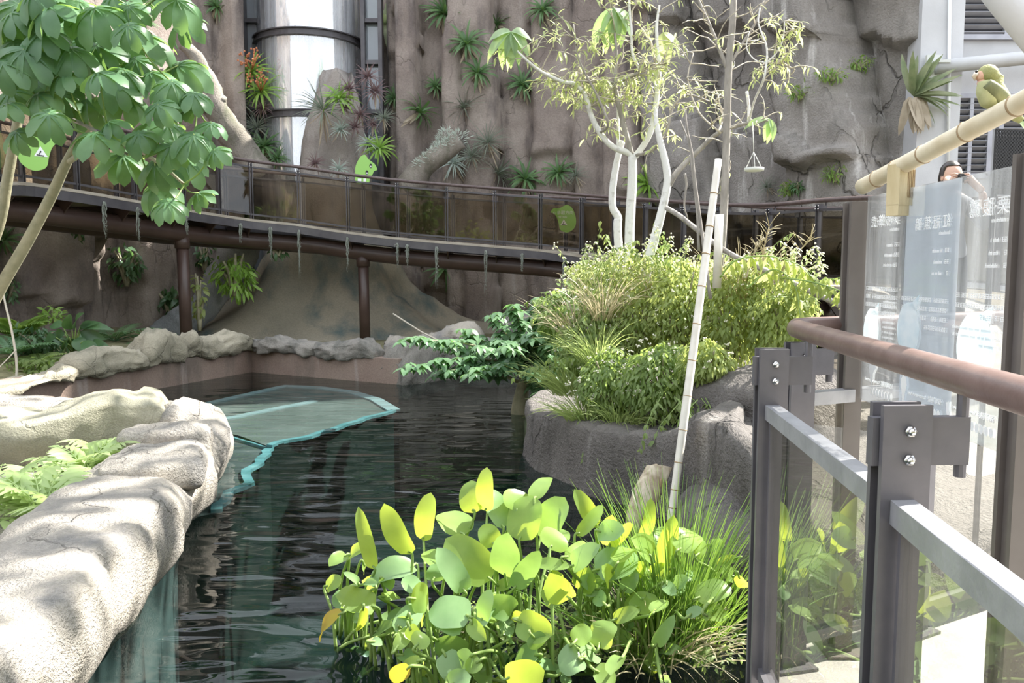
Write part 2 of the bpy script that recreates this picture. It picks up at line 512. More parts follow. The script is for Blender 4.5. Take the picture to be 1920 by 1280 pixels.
M['feeder'] = mat('feeder dish', (0.62, 0.63, 0.60), rough=0.5)
M['glass'] = glassy('balustrade glass', (0.90, 0.90, 0.87), 1.9, 0.01, 0.04, (0.55, 0.53, 0.48), True)
M['glass_bridge'] = glassy('bridge glass', (0.72, 0.69, 0.62), 1.5, 0.02, 0.0)
M['sign_clear'] = glassy('clear sign pane', (0.72, 0.73, 0.73), 2.2, 0.06, 0.30, (0.85, 0.88, 0.92), True)  # streaky film: dust plus glare painted in as haze
M['sign_frost'] = glassy('frosted sign film', (0.62, 0.66, 0.70), 1.6, 0.08, 0.42, (0.86, 0.90, 0.97), False)
M['sign_oval'] = mat('sign picture film', (0.62, 0.72, 0.76), (0.80, 0.78, 0.80), 14, 0.4, trans=0.45, tcol=(0.7, 0.8, 0.86))
M['lift_glass'] = glassy('lift shaft glass', (0.92, 0.94, 0.97), 1.8, 0.06, 0.75, (0.96, 0.97, 0.99), True, add=0.32)  # near-white film paints reflected sky brightness onto the shaft
M['drum'] = mat('white shaft brightener', (0.86, 0.87, 0.89), (0.93, 0.94, 0.96), 4, 0.5, stretch=(3, 3, 0.2))  # white stands for the brightness sky and sun give the shaft
M['window'] = glassy('window glass', (0.55, 0.6, 0.65), 2.5, 0.02, 0.35, (0.8, 0.86, 0.92))
M['liner'] = mat('teal pool liner', (0.13, 0.17, 0.17), (0.20, 0.24, 0.24), 3, 0.7)
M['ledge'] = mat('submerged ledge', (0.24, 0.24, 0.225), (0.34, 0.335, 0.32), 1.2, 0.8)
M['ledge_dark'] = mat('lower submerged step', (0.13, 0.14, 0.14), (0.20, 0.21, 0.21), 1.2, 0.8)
M['cyan'] = mat('cyan painted edge', (0.22, 0.50, 0.56), (0.34, 0.62, 0.68), 5, 0.6)
M['pale_line'] = mat('pale painted seam', (0.62, 0.70, 0.74), rough=0.6)
M['bottom'] = mat('pool bottom', (0.005, 0.018, 0.015), (0.012, 0.036, 0.026), 1, 0.9)
M['skin'] = mat('skin', (0.55, 0.35, 0.27), rough=0.55)
M['hair'] = mat('black hair', (0.025, 0.02, 0.02), (0.05, 0.04, 0.04), 30, 0.35)
M['shirt'] = mat('grey shirt', (0.30, 0.31, 0.34), rough=0.9)
M['trousers'] = mat('dark trousers', (0.04, 0.045, 0.06), rough=0.9)
M['feather'] = mat('green feathers', (0.24, 0.25, 0.09), (0.32, 0.32, 0.13), 60, 0.7, bmp=0.2, bscale=150)
M['feather_breast'] = mat('yellow green breast feathers', (0.38, 0.39, 0.19), (0.45, 0.45, 0.24), 60, 0.7)
M['wing'] = mat('dark green wing feathers', (0.12, 0.13, 0.06), (0.19, 0.20, 0.09), 60, 0.6, stretch=(1, 1, 0.3))
M['face_pink'] = mat('pink face feathers', (0.62, 0.33, 0.25), (0.68, 0.42, 0.3), 40, 0.7)
M['beak'] = mat('horn beak', (0.62, 0.52, 0.40), rough=0.4)

# water: dark clear pool with small ripples
def water_material():
    m, t, out = nt('pool water')
    tr = N(t, 'ShaderNodeBsdfTransparent'); tr.inputs[0].default_value = (0.42, 0.50, 0.49, 1)
    gl = N(t, 'ShaderNodeBsdfGlossy'); gl.inputs['Roughness'].default_value = 0.015
    fr = N(t, 'ShaderNodeFresnel'); fr.inputs['IOR'].default_value = 1.33
    vec = coords(t, (0.8, 2.2, 1))
    h = N(t, 'ShaderNodeMath', operation='MULTIPLY_ADD')
    t.links.new(noi(t, vec, 2.4, 1, 0.4), h.inputs[0]); h.inputs[1].default_value = 1.0
    t.links.new(noi(t, coords(t, (1.4, 2.2, 1)), 0.9, 1), h.inputs[2])
    b = bump(t, h.outputs[0], 1.0, 0.042)
    tcw = N(t, 'ShaderNodeTexCoord'); sx = N(t, 'ShaderNodeSeparateXYZ'); t.links.new(tcw.outputs['Object'], sx.inputs[0])
    calm = N(t, 'ShaderNodeMapRange'); t.links.new(sx.outputs['Y'], calm.inputs['Value'])
    for k_, v_ in (('From Min', 5.0), ('From Max', 8.5), ('To Min', 1.0), ('To Max', 0.3)): calm.inputs[k_].default_value = v_
    t.links.new(calm.outputs[0], b.node.inputs['Strength'])
    t.links.new(b, gl.inputs['Normal']); t.links.new(b, fr.inputs['Normal'])
    gb = N(t, 'ShaderNodeNewGeometry'); iv = N(t, 'ShaderNodeMath', operation='SUBTRACT'); iv.inputs[0].default_value = 1.0
    t.links.new(gb.outputs['Backfacing'], iv.inputs[1])
    m3 = N(t, 'ShaderNodeMath', operation='MULTIPLY', use_clamp=True); t.links.new(fr.outputs[0], m3.inputs[0]); t.links.new(iv.outputs[0], m3.inputs[1])
    mx = N(t, 'ShaderNodeMixShader')
    t.links.new(m3.outputs[0], mx.inputs[0]); t.links.new(tr.outputs[0], mx.inputs[1]); t.links.new(gl.outputs[0], mx.inputs[2])
    t.links.new(mx.outputs[0], out.inputs[0])
    return m
M['water'] = water_material()

def text_mesh(name, body, size, material, parent, matrix, align='LEFT'):
    cu = bpy.data.curves.new(name, 'FONT')
    cu.body = body; cu.size = size; cu.align_x = align; cu.extrude = 0.0006
    o = bpy.data.objects.new('tmp', cu)
    C.objects.link(o)
    dg = bpy.context.evaluated_depsgraph_get()
    me = bpy.data.meshes.new_from_object(o.evaluated_get(dg))
    bpy.data.objects.remove(o)
    me.materials.clear(); me.materials.append(material)
    me.transform(matrix)
    og = ORIGIN[parent.as_pointer()]
    me.transform(Matrix.Translation(-og))
    me.name = name
    ob = bpy.data.objects.new(name, me)
    C.objects.link(ob); ob.parent = parent
    ORIGIN[ob.as_pointer()] = og.copy()
    return ob

# ================================================================ SETTING
# ---------------------------------------------------------------- pool
mb = MB(); mb.add([(-16, -4, -1.7), (9, -4, -1.7), (9, 17, -1.7), (-16, 17, -1.7)], [(0, 1, 2, 3)])
struct(mb.build('floor_pool', M['bottom'], smooth=False))
mb = MB()
n = 60
mb.add([(-9, -3, 0), (5.5, -3, 0), (5.5, 15.5, 0), (-9, 15.5, 0)], [(0, 1, 2, 3)])
struct(mb.build('floor_water', M['water'], smooth=False))

# back pool wall: waterline plan, left arm, corner, right arm, recess
WALL = [V((-7.2, 4.5, 0)), V((-6.6, 7.2, 0)), V((-5.85, 9.07, 0)), V((-5.07, 11.3, 0)), V((-4.33, 13.15, 0)), V((-1.68, 11.7, 0)), V((-0.95, 12.8, 0)), V((0.2, 13.1, 0)), V((2.0, 12.6, 0)), V((3.2, 11.5, 0))]
def offset(path, off):
    out = []
    n = len(path)
    for i, p in enumerate(path):
        d1 = (path[i] - path[i - 1]).normalized() if i > 0 else None
        d2 = (path[i + 1] - path[i]).normalized() if i < n - 1 else None
        if d1 is None: d1 = d2
        if d2 is None: d2 = d1
        n1 = V((-d1.y, d1.x, 0)); n2 = V((-d2.y, d2.x, 0))
        m = (n1 + n2).normalized()
        out.append(p + m * (off / max(0.5, m.dot(n1))))
    return out
def dense(path, step):
    out = []
    for a, b in zip(path, path[1:]):
        k = max(1, int((b - a).length / step))
        for i in range(k): out.append(a.lerp(b, i / k))
    out.append(path[-1])
    return out
inn = WALL; outp = offset(WALL, 0.45)
mb = MB()
rings = []
for a, b in zip(inn, outp):
    rings.append([V((a.x, a.y, -1.7)), V((a.x, a.y, 0.38)), V((b.x, b.y, 0.38)), V((b.x, b.y, -1.7))])
mb.loft(rings, True)
struct(mb.build('wall_pool', M['poolwall'], smooth=False))

# ground behind the pool wall, running out to the cliff
g_in = dense(offset(WALL, 0.25), 0.5)
mb = MB()
rows = []
for i, p in enumerate(g_in):
    t = i / (len(g_in) - 1)
    far = V((lerp(-16, 11, min(1, max(0, (p.x + 7.2) / 10.4))), 24, 0))
    row = []
    for k in range(14):
        u = (k / 13) ** 1.4
        q = p.lerp(far, u)
        left = max(0, min(1, (-p.x - 4.6) / 1.2))
        z = 0.12 + 0.35 * left * min(1, u * 6) + 0.10 * noise.noise(q * 1.1)
        row.append(V((q.x, q.y, z)))
    rows.append(row)
mb.loft(rows, False, False)
struct(mb.build('floor_soil', M['litter']))
# far ground under everything else
mb = MB(); mb.add([(-60, -60, -1.75), (60, -60, -1.75), (60, 60, -1.75), (-60, 60, -1.75)], [(0, 1, 2, 3)])
struct(mb.build('floor_ground', M['soil'], smooth=False))

# submerged ledge with painted edges
ledge = [G(120, 800), G(290, 768), G(400, 742), G(535, 713), G(600, 716), G(660, 724), G(705, 737), G(738, 756), G(660, 778), G(590, 798), G(505, 819), G(450, 800), G(380, 784), G(250, 800)]
top = -0.10
mb = MB()
mb.add([(p.x, p.y, top) for p in ledge] + [(p.x, p.y, -1.7) for p in ledge], [tuple(range(len(ledge)))] + [(i, i + 14, (i + 1) % 14 + 14, (i + 1) % 14) for i in range(14)])
lg = thing('submerged_ledge', 'pale blue edged concrete ledge lying just under the pool water', 'ledge', (ledge[5].x, ledge[5].y, -1.7))
mb.m = [0] + [1] * 14
mb.build('slab', [M['ledge'], M['bottom']], lg, smooth=False)
def band(pts, w, z, name, m, parent, wob=0.0, seed=0):
    mb = MB()
    pts = dense(pts, 0.12)
    L = []
    for i, p in enumerate(pts):
        d = (pts[min(i + 1, len(pts) - 1)] - pts[max(i - 1, 0)]).normalized()
        s = V((-d.y, d.x, 0))
        o = wob * noise.noise(V((i * 0.35, seed, 0)))
        L.append([V((p.x, p.y, z)) + s * (o + w / 2), V((p.x, p.y, z)) + s * (o - w / 2), V((p.x, p.y, z - 0.03)) + s * (o - w / 2), V((p.x, p.y, z - 0.03)) + s * (o + w / 2)])
    mb.loft(L, True)
    return mb.build(name, m, parent, smooth=False)
band(ledge[1:8], 0.17, top + 0.02, 'painted_edge', M['pale_line'], lg)
band(ledge[7:11], 0.08, top + 0.02, 'painted_edge', M['cyan'], lg, 0.1, 3)
band([G(372, 778), G(440, 768), G(520, 752), G(592, 739)], 0.14, top + 0.015, 'painted_seam', M['pale_line'], lg, 0.06, 7)
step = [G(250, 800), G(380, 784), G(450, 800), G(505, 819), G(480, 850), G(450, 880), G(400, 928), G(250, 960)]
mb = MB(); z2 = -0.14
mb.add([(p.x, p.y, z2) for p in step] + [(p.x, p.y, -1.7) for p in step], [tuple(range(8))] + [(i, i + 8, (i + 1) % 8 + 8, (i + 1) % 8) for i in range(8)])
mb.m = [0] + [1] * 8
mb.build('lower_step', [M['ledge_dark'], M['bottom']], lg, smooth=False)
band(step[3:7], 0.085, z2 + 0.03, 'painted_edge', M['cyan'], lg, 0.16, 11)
band([step[1], step[3]], 0.03, z2 + 0.03, 'painted_edge', M['cyan'], lg, 0.02, 5)

# ---------------------------------------------------------------- cliff (wall_back)
PLAN = [(-14, 5.5), (-11.6, 10.5), (-10.4, 13.2), (-9.3, 16.4), (-8.0, 19.3), (-6.2, 20.9), (-2.0, 21.2), (2.0, 20.6), (4.6, 19.3), (6.4, 17.6), (7.3, 16.3), (7.95, 15.75)]
cl = dense(smooth_path([V((x, y, 0)) for x, y in PLAN], 8), 0.05)
acc = [0]
for a, b in zip(cl, cl[1:]): acc.append(acc[-1] + (b - a).length)
TOT = acc[-1]
def cliff_at(s):
    lo, hi = 0, len(acc) - 1
    while hi - lo > 1:
        m = (lo + hi) // 2
        if acc[m] <= s: lo = m
        else: hi = m
    return cl[lo].lerp(cl[hi], (s - acc[lo]) / max(1e-6, acc[hi] - acc[lo]))
random.seed(11)
cols = [0.0]
while cols[-1] < TOT + 1:
    s = cols[-1]
    w = random.uniform(0.5, 1.25) if s < TOT - 7.0 else random.uniform(1.2, 2.4)
    cols.append(s + w)
cdep = [random.choice((-0.30, -0.12, 0.05, 0.2, 0.34)) + random.uniform(-0.06, 0.06) for _ in cols]
cstep = [(random.uniform(1.5, 8.0), random.choice((0, 0, 0.2, 0.45))) for _ in cols]
cstep2 = [(random.uniform(0.8, 2.4), random.choice((0, 0.15, 0.35))) for _ in cols]
def cliff_off(s, z, x):
    right = max(0, min(1, (s - (TOT - 7.2)) / 1.2))
    ss = s + 0.12 * noise.noise(V((s * 0.7, z * 0.45, 4))) + 0.06 * noise.noise(V((s * 2, z * 1.4, 9))) + right * (z - 5) * 0.22
    i = 0
    lo, hi = 0, len(cols) - 1
    while hi - lo > 1:
        m = (lo + hi) // 2
        if cols[m] <= ss: lo = m
        else: hi = m
    i = lo
    w = cols[i + 1] - cols[i]
    u = (ss - cols[i]) / w * 2 - 1
    b = (1 - abs(u) ** 6) ** 0.8 if abs(u) < 1 else 0
    o = 0.24 * b * min(1, w) + cdep[i] * (1 if not right else 0.8)
    zs, a = cstep[i]
    zz = z + 0.25 * noise.noise(V((s * 1.5, z, i)))
    o += a * max(0, min(1, (zz - zs) / 0.12 + 0.5)) * min(1, b * 1.5)
    zs, a = cstep2[i]
    o += a * max(0, min(1, (zz - zs) / 0.08 + 0.5)) * min(1, b * 2)
    if right:
        zs = 2.6 + (i % 3) * 2.1
        o += right * 0.35 * (math.floor((zz + 0.3 * ss) / 2.3) % 2)
    q = V((s * 1.1, z * 0.8, 2.5))
    o += 0.07 * fbm(q, 4) + 0.03 * noise.noise(V((s * 6, z * 2.2, 1)))
    return o
mb = MB()
ns = int(TOT / 0.085)
zsamp = []
z = -0.3
while z < 9.3: zsamp.append(z); z += 0.095
while z < 17.5: zsamp.append(z); z += 0.6
def top_cut(z, x):  # unseen crest shaped for light: low for sky reflections, raised to block sun
    k = max(0.1, min(1, (x + 2.0) / 4.0)) + max(0, min(1, (x - 3.0) / 1.0)) * 0.9
    return z if z < 9.3 else 9.3 + (z - 9.3) * (k + 0.04 * noise.noise(V((x, 0, 0))))
rows = []
for i in range(ns + 1):
    s = TOT * i / ns
    p = cliff_at(s)
    q = cliff_at(min(TOT, s + 0.3)); r_ = cliff_at(max(0, s - 0.3))
    d = (q - r_).normalized()
    nrm = V((d.y, -d.x, 0))
    row = []
    for z in zsamp:
        o = cliff_off(s, z, p.x)
        if -6.9 < p.x < -3.25 and z > 1.2:
            e = min(1, (p.x + 6.9) / 0.25, (-3.25 - p.x) / 0.25, (z - 1.2) / 0.3)
            o = lerp(o, -2.3, e)
        row.append(p + nrm * o + V((0, 0, top_cut(z, p.x))))
    rows.append(row)
mb.loft(rows, False, False)
for i, row in enumerate(rows[:-1]):
    pass
mb.m = []
nz = len(zsamp)
for i in range(ns):
    s = TOT * i / ns
    for k in range(nz - 1):
        mb.m.append(1 if s > TOT - 6.3 + 0.5 * noise.noise(V((0, k * 0.05, 3))) else 0)
cliff = struct(mb.build('wall_back', [M['cliff'], M['cliff_grey']]))
bvh = BVHTree.FromPolygons([V(v) for v in mb.v], mb.f)
def on_cliff(x, y):
    r = ray(x, y).normalized()
    loc, nr, idx, dist = bvh.ray_cast(EYE, r)
    if loc is None: return P(x, y, 19), V((0, -1, 0))
    if nr.dot(r) > 0: nr = -nr
    return loc, nr

# planted rock wall behind the viewpoint (seen only as reflections)
mb = MB(); rows = []
for i in range(70):
    x = -17 + i * 0.5; row = []
    for k in range(16):
        z = -1.7 + k * 0.62
        row.append(V((x, -9.5 - 0.02 * x * x * 0 + 0.8 * noise.noise(V((x * 0.4, z * 0.4, 6))), z)))
    rows.append(row)
mb.loft(rows, False, False)
struct(mb.build('wall_front', M['cliff']))

# ---------------------------------------------------------------- building at the right
mb = MB()
mb.box((12.0, 16.2, 6.2), (8.6, 0.9, 15.0))
mb.box((8.08, 15.65, 6.2), (0.80, 0.5, 15.0))
struct(mb.build('wall_right', M['plaster'], smooth=False))
def louvre(n, x0, x1, z0, z1, mull):
    w = thing('window_%d' % n, 'grey slatted louvre window in the pale building wall', 'window', (x0, 15.7, z0))
    del w['label'], w['category']
    w['kind'] = 'structure'
    y = 15.7
    mb = MB()
    for a, b in (((x0, y, z0), (x0, y, z1)), ((x1, y, z0), (x1, y, z1)), ((x0, y, z0), (x1, y, z0)), ((x0, y, z1), (x1, y, z1))):
        mb.beam(a, b, 0.09, 0.09, (0, 1, 0))
    for k in range(1, mull):
        xm = lerp(x0, x1, k / mull)
        mb.beam((xm, y, z0), (xm, y, z1), 0.07, 0.08, (0, 1, 0))
    f = mb.build('frame', M['louvre'], w, smooth=False)
    mb = MB(); mb.box(((x0 + x1) / 2, y + 0.04, (z0 + z1) / 2), (x1 - x0, 0.02, z1 - z0)); mb.build('backing', M['dark'], w, smooth=False)
    mb = MB()
    k = int((z1 - z0) / 0.115)
    R = Matrix.Rotation(math.radians(-38), 3, 'X')
    for i in range(k):
        mb.box(((x0 + x1) / 2, y, z0 + (i + 0.5) * (z1 - z0) / k), (x1 - x0, 0.105, 0.012), R)
    mb.build('slats', M['louvre'], w, smooth=False)
def bx(px, py, d=15.7):
    p = P(px, py, d); return p.x, p.z
xa, za = bx(1787, 70); xb, zb = bx(1990, -70)
louvre(1, xa, xb, za, zb, 2)
xa, za = bx(1778, 330); xb, zb = bx(1858, 180)
louvre(2, xa, xb, za, zb, 2)
xa, za = bx(1870, 330); xb, zb = bx(1990, 180)
louvre(3, xa, xb, za, zb, 2)
mb = MB(); p = P(1777, 360, 15.35); q = P(1781, -40, 15.35)
mb.tube([p, q], 0.03, 8)
o = tag(mb.build('downpipe', M['white'], origin=p), 'thin white downpipe running up the pale building corner', 'pipe')
# round tubular beam on a wall bracket
t0 = thing('tube_beam', 'horizontal pale grey tubular beam bracketed to the plaster wall', 'beam', P(1750, 128, 15.3))
mb = MB(); mb.tube([P(1754, 126, 15.2), P(1930, 108, 15.2), P(2050, 96, 15.2)], 0.125, 20); mb.build('tube', M['plaster'], t0)
mb = MB(); mb.box(P(1750, 125, 15.28), (0.28, 0.06, 0.42)); mb.box(P(1762, 118, 15.2), (0.25, 0.30, 0.05)); mb.build('bracket', M['feeder'], t0, smooth=False)
mb = MB(); mb.tube([P(1838, -60, 4.6), P(1890, 8, 4.6), P(1990, 130, 4.6)], 0.085, 20)
tag(mb.build('diagonal_tube', M['plaster'], origin=P(1838, -60, 4.6)), 'thick blurred grey tube slanting across the top corner above the bird', 'beam')

# ---------------------------------------------------------------- lift shaft of glass in its recess
ls = thing('glass_lift_shaft', 'tall round glass lift shaft with dark ring beams in a slot of the cliff', 'lift shaft', (-5.35, 21.6, 0.2))
cx, cy, R0 = -5.33, 21.6, 1.40
def ring_z(py): return 1.7 + (505 - py) / F * (cy - R0)
zr = [ring_z(218), ring_z(72), ring_z(-90)]
zb0 = 0.3
def shell(z0, z1, r, name, m, parent, n=48):
    mb = MB(); rr = []
    for z in (z0, z1): rr.append([V((cx + r * math.cos(2 * PI * k / n), cy + r * math.sin(2 * PI * k / n), z)) for k in range(n)])
    mb.loft(rr, False)
    return mb.build(name, m, parent)
segs = [(zb0, zr[0]), (zr[0], zr[1]), (zr[1], zr[2]), (zr[2], 12)]
for a, b in segs: shell(a, b, R0 - 0.03, 'glass_drum', M['lift_glass'], ls)
for z in zr:
    mb = MB(); rr = []
    for k in range(49):
        a = 2 * PI * k / 48; c, s = math.cos(a), math.sin(a)
        rr.append([V((cx + r * c, cy + r * s, z + h)) for r, h in ((R0 - 0.08, -0.09), (R0 + 0.05, -0.09), (R0 + 0.05, -0.06), (R0, -0.06), (R0, 0.06), (R0 + 0.05, 0.06), (R0 + 0.05, 0.09), (R0 - 0.08, 0.09))])
    mb.loft(rr, False)
    mb.build('ring_beam', M['steel_bridge'], ls, smooth=False)
for a in range(8):
    an = 2 * PI * (a + 0.3) / 8
    mb = MB(); mb.box((cx + (R0 - 0.12) * math.cos(an), cy + (R0 - 0.12) * math.sin(an), 6.2), (0.05, 0.05, 11.8), Matrix.Rotation(an, 3, 'Z'))
    mb.build('mullion', M['steel_top'], ls, smooth=False)
shell(0.2, 12, R0 - 0.22, 'brightening_drum', M['drum'], ls)  # white cylinder added inside so the whole shaft looks bright
for nm, x0, x1, y0, y1, n_ in (('left', 466, 492, 330, -60, 4), ('right', 686, 712, 330, -60, 5)):
    w = thing('window_%d' % n_, '', '', P(x0, 300, 21.3)); del w['label'], w['category']; w['kind'] = 'structure'
    a = P(x0, y0, 21.0); b = P(x1, y1, 21.0)
    mb = MB()
    for xx in (a.x, b.x): mb.box((xx, 21.0, 5), (0.10, 0.3, 9.5))
    for py in (40, 118, 210): mb.box(((a.x + b.x) / 2, 21.0, P(x0, py, 21).z), (b.x - a.x, 0.2, 0.10))
    mb.build('frame', M['steel_bridge'], w, smooth=False)
    mb = MB(); mb.box(((a.x + b.x) / 2, 21.1, 5), (b.x - a.x, 0.02, 9.5)); mb.build('pane', M['window'], w, smooth=False)

# ---------------------------------------------------------------- rocks of the near pool edge
EDGE = [(-1.55, 1.6), (-1.70, 2.6), (-1.74, 3.3), (-1.90, 4.0), (-1.97, 4.55), (-2.10, 5.2), (-2.33, 5.95), (-2.42, 6.6), (-2.75, 7.3), (-3.6, 7.75), (-5.2, 7.9), (-7.5, 7.9)]
path = dense(smooth_path([V((x, y, 0)) for x, y in EDGE], 6), 0.055)
prof = [(0.22, -1.7), (0.20, -0.5), (0.16, -0.12), (0.02, 0.0), (-0.03, 0.08), (-0.05, 0.18), (-0.04, 0.28), (-0.02, 0.38), (0.01, 0.43), (0.06, 0.458), (0.15, 0.468), (0.27, 0.47), (0.4, 0.475), (0.56, 0.45), (0.60, 0.40), (0.65, 0.30), (0.72, 0.22), (0.9, 0.19), (1.2, 0.18), (1.9, 0.18), (2.6, 0.18), (3.6, 0.18)]
mb = MB(); rows = []
for i, p in enumerate(path):
    d = (path[min(i + 1, len(path) - 1)] - path[max(i - 1, 0)]).normalized()
    nrm = V((-d.y, d.x, 0))
    if nrm.x > 0 and p.y < 7: nrm = -nrm
    row = []
    for o, z in prof:
        q = p + nrm * o if o < 0.5 else (p + nrm * 0.5).lerp(V((-6.8, 4.2, 0)), (o - 0.5) / 3.1)
        amp = 0.07 if -0.1 < z else 0.03
        k = noise.noise(V((p.x * 1.6, p.y * 1.6, z * 0.7))) * amp
        chip = 0.07 * (0.5 - abs(noise.noise(V((p.x * 0.9 + 5, p.y * 0.9, z * 2.0)))) * 2)
        q = q - nrm * (k + (chip if 0 <= z and o < 0.2 else 0))
        zz = z + (0.03 * fbm(V((q.x * 1.5, q.y * 1.5, 3)), 3) if o > 0.04 else 0) + (0.02 * noise.noise(V((q.x * 3, q.y * 3, 1))) if z > 0.05 else 0)
        if 0.01 > z > -0.2: zz += 0.07 * noise.noise(V((p.x * 2, p.y * 2, 8)))
        row.append(V((q.x, q.y, zz)))
    rows.append(row)
mb.loft(rows, False, False)
mb.f = [tuple(reversed(f)) for f in mb.f]
mb.m = []
for i in range(len(path) - 1):
    for k in range(len(prof) - 1): mb.m.append(1 if prof[k + 1][1] < -0.1 else 0)
e = mb.build('rock_ledge', [M['pale_rock'], M['liner']], origin=(-2, 4.5, 0))
tag(e, 'broad pale stone ledge overhanging the near pool edge with sunlit front face', 'rock')
displace(e, 0.014, 5, chunk=0.026, cs=1.1)

def crag(name, label, crest, zb, m, th=0.5, amp=0.06, lean=0.06, origin=None, rid=0.6, sc_=2.2, cat='rock', prof=None, chunk=0.05):
    """angular rock whose crest follows the given points; front face towards the pool"""
    crest = dense([V(p) for p in crest], 0.055)
    n = len(crest)
    dense_prof = True
    prof = prof or [(0.03, 0.0), (0.07, 0.10), (0.09, 0.35), (0.08, 0.60), (0.05, 0.83), (-0.03, 0.96), (-0.18, 1.0), (-0.32, 0.95), (-0.5, 0.72), (-0.62, 0.35), (-0.66, 0.0)]
    prof = [(lerp(a[0], b[0], k / 3), lerp(a[1], b[1], k / 3)) for a, b in zip(prof, prof[1:]) for k in range(3)] + [prof[-1]]
    rr = []
    for i, p in enumerate(crest):
        d = crest[min(i + 3, n - 1)] - crest[max(i - 3, 0)]; d.z = 0; d.normalize()
        nr = V((d.y, -d.x, 0))
        e = min(1, min(i, n - 1 - i) / 4 + 0.45) ** 0.5
        rr.append([V((p.x, p.y, 0)) + nr * ((o + 0.18) * th / 0.5 * e) + V((0, 0, zb + (p.z + 0.035 * noise.noise(V((p.x * 3, p.y * 3, 0))) - zb) * h * (e if h > 0 else 1))) for o, h in prof])
    mb = MB(); mb.loft(rr, True)
    o = mb.build(name, m, origin=V((crest[0].x, crest[0].y, zb)))
    tag(o, label, cat)
    displace(o, amp * 0.8, sc_, rid, chunk=chunk, cs=2.2)
    displace(o, amp * 0.35, sc_ * 3.5, 0.4)
    return o
def rock_tube(name, label, pts, rx, m, sq=1.0, amp=0.08, scale=1.5, n=20, ridge=0.0, steps=14, cat='rock', group=None, parent=None):
    mb = MB()
    pp = smooth_path(pts, steps)
    r = [interp([(i / (len(rx) - 1), q) for i, q in enumerate(rx)], k / (len(pp) - 1)) for k in range(len(pp))]
    r[0] *= 0.55; r[-1] *= 0.55
    mb.tube(pp, r, n, True, sq)
    o = mb.build(name, m, parent, origin=V(pts[0]))
    if not parent: tag(o, label, cat, group)
    displace(o, amp, scale, ridge)
    displace(o, amp * 0.25, scale * 4)
    return o
crag('arched_boulder', 'long arched boulder with a shaded olive face behind the ferns on the near ledge', [P(-300, 800, 6.0), P(-120, 776, 6.1), P(0, 766, 6.2), P(60, 775, 6.2), P(110, 760, 6.3), P(160, 738, 6.4), P(210, 727, 6.5), P(270, 728, 6.6), P(310, 738, 6.7), P(322, 750, 6.7)], 0.12, M['boulder'], 0.75, 0.045, prof=[(-0.02, 0.0), (0.03, 0.2), (0.08, 0.45), (0.10, 0.72), (0.09, 0.90), (0.03, 0.975), (-0.14, 1.0), (-0.32, 0.97), (-0.5, 0.86), (-0.72, 0.5), (-0.8, 0.0)], rid=0.3, chunk=0.02)
crag('round_boulder', 'grey rounded boulder at the far end of the near ledge above the water', [P(296, 752, 6.5), P(330, 748, 6.5), P(355, 756, 6.5), P(375, 768, 6.45)], 0.3, M['pale_rock'], 0.45, 0.04, rid=0.3, chunk=0.02)
def slab_rock(name, label, c, size, rot, m, amp=0.04, sc_=2.5, cuts=14):
    mb = MB()
    R = Matrix.Rotation(rot, 3, 'Z')
    c = V(c)
    rr = []
    for i in range(cuts + 1):
        th = PI * (i + 0.15) / (cuts + 0.3)
        row = []
        for k in range(28):
            ph = 2 * PI * k / 28
            se = lambda v, e: math.copysign(abs(v) ** e, v)
            p = V((se(math.sin(th), 0.35) * se(math.cos(ph), 0.5) * size[0] / 2, se(math.sin(th), 0.35) * se(math.sin(ph), 0.5) * size[1] / 2, -se(math.cos(th), 0.45) * size[2] / 2))
            row.append(c + R @ p)
        rr.append(row)
    mb.loft(rr, True)
    o = mb.build(name, m, origin=c - V((0, 0, size[2] / 2)))
    tag(o, label, 'rock')
    displace(o, amp, sc_, 0.6)
    displace(o, amp * 0.25, sc_ * 4)
    return o
slab_rock('ledge_stone', 'blocky pale stone with a horizontal groove resting on the ledge beside the arched boulder', P(318, 828, 5.75), (0.60, 0.5, 0.26), 0.15, M['pale_rock'], 0.05)
slab_rock('ledge_stone', 'low flat sunlit stone on the ledge just in front of the grooved block', P(285, 880, 5.0), (0.62, 0.6, 0.20), 0.3, M['pale_rock'], 0.05)

# rocky coping stones along the pool wall
def coping(label, pts, m, th=0.5, amp=0.07):
    crag('coping_rock', label, pts, 0.33, m, th, amp)
def PW(pts):
    """crest pixels over the pool wall: the distance comes from the wall's own line"""
    out = []
    for x, y in pts:
        best = None
        for a, b in zip(WALL, WALL[1:]):
            u = ray(x, y); u = V((u.x, u.y, 0)).normalized()
            d = b - a
            den = u.x * d.y - u.y * d.x
            if abs(den) < 1e-6: continue
            t = (a.x * d.y - a.y * d.x) / den
            k = (a.x * u.y - a.y * u.x) / den
            if -0.02 <= k <= 1.02 and t > 0 and (best is None or t < best): best = t; pos = u * t
        out.append(P(x, y, pos.y + 0.16))
    return out
coping('low tan coping rock sloping down at the far left end of the pool wall', PW([(-90, 775), (-20, 752), (25, 722), (70, 700), (128, 684)]), M['coping'])
coping('long tilted tan slab of coping rock on the stained wall, left of the peaked one', PW([(124, 672), (150, 660), (185, 650), (210, 646), (235, 655), (262, 660)]), M['coping'])
coping('tallest peaked coping rock on the left pool wall', PW([(258, 652), (272, 628), (290, 615), (305, 620), (330, 632), (342, 640)]), M['coping'], 0.45)
coping('tan coping rock with a small spur between the peak and the wall corner', PW([(336, 636), (352, 622), (366, 632), (400, 634), (425, 622), (450, 622), (472, 632)]), M['coping'], 0.4)
coping('grey wavy coping rock starting at the inner corner of the pool wall', PW([(476, 634), (500, 632), (530, 628), (560, 634), (600, 642)]), M['coping_grey'], 0.4)
coping('grey cracked coping rock in front of the brown bridge column', PW([(596, 643), (640, 640), (665, 634), (695, 636), (712, 650)]), M['coping_grey'], 0.4)
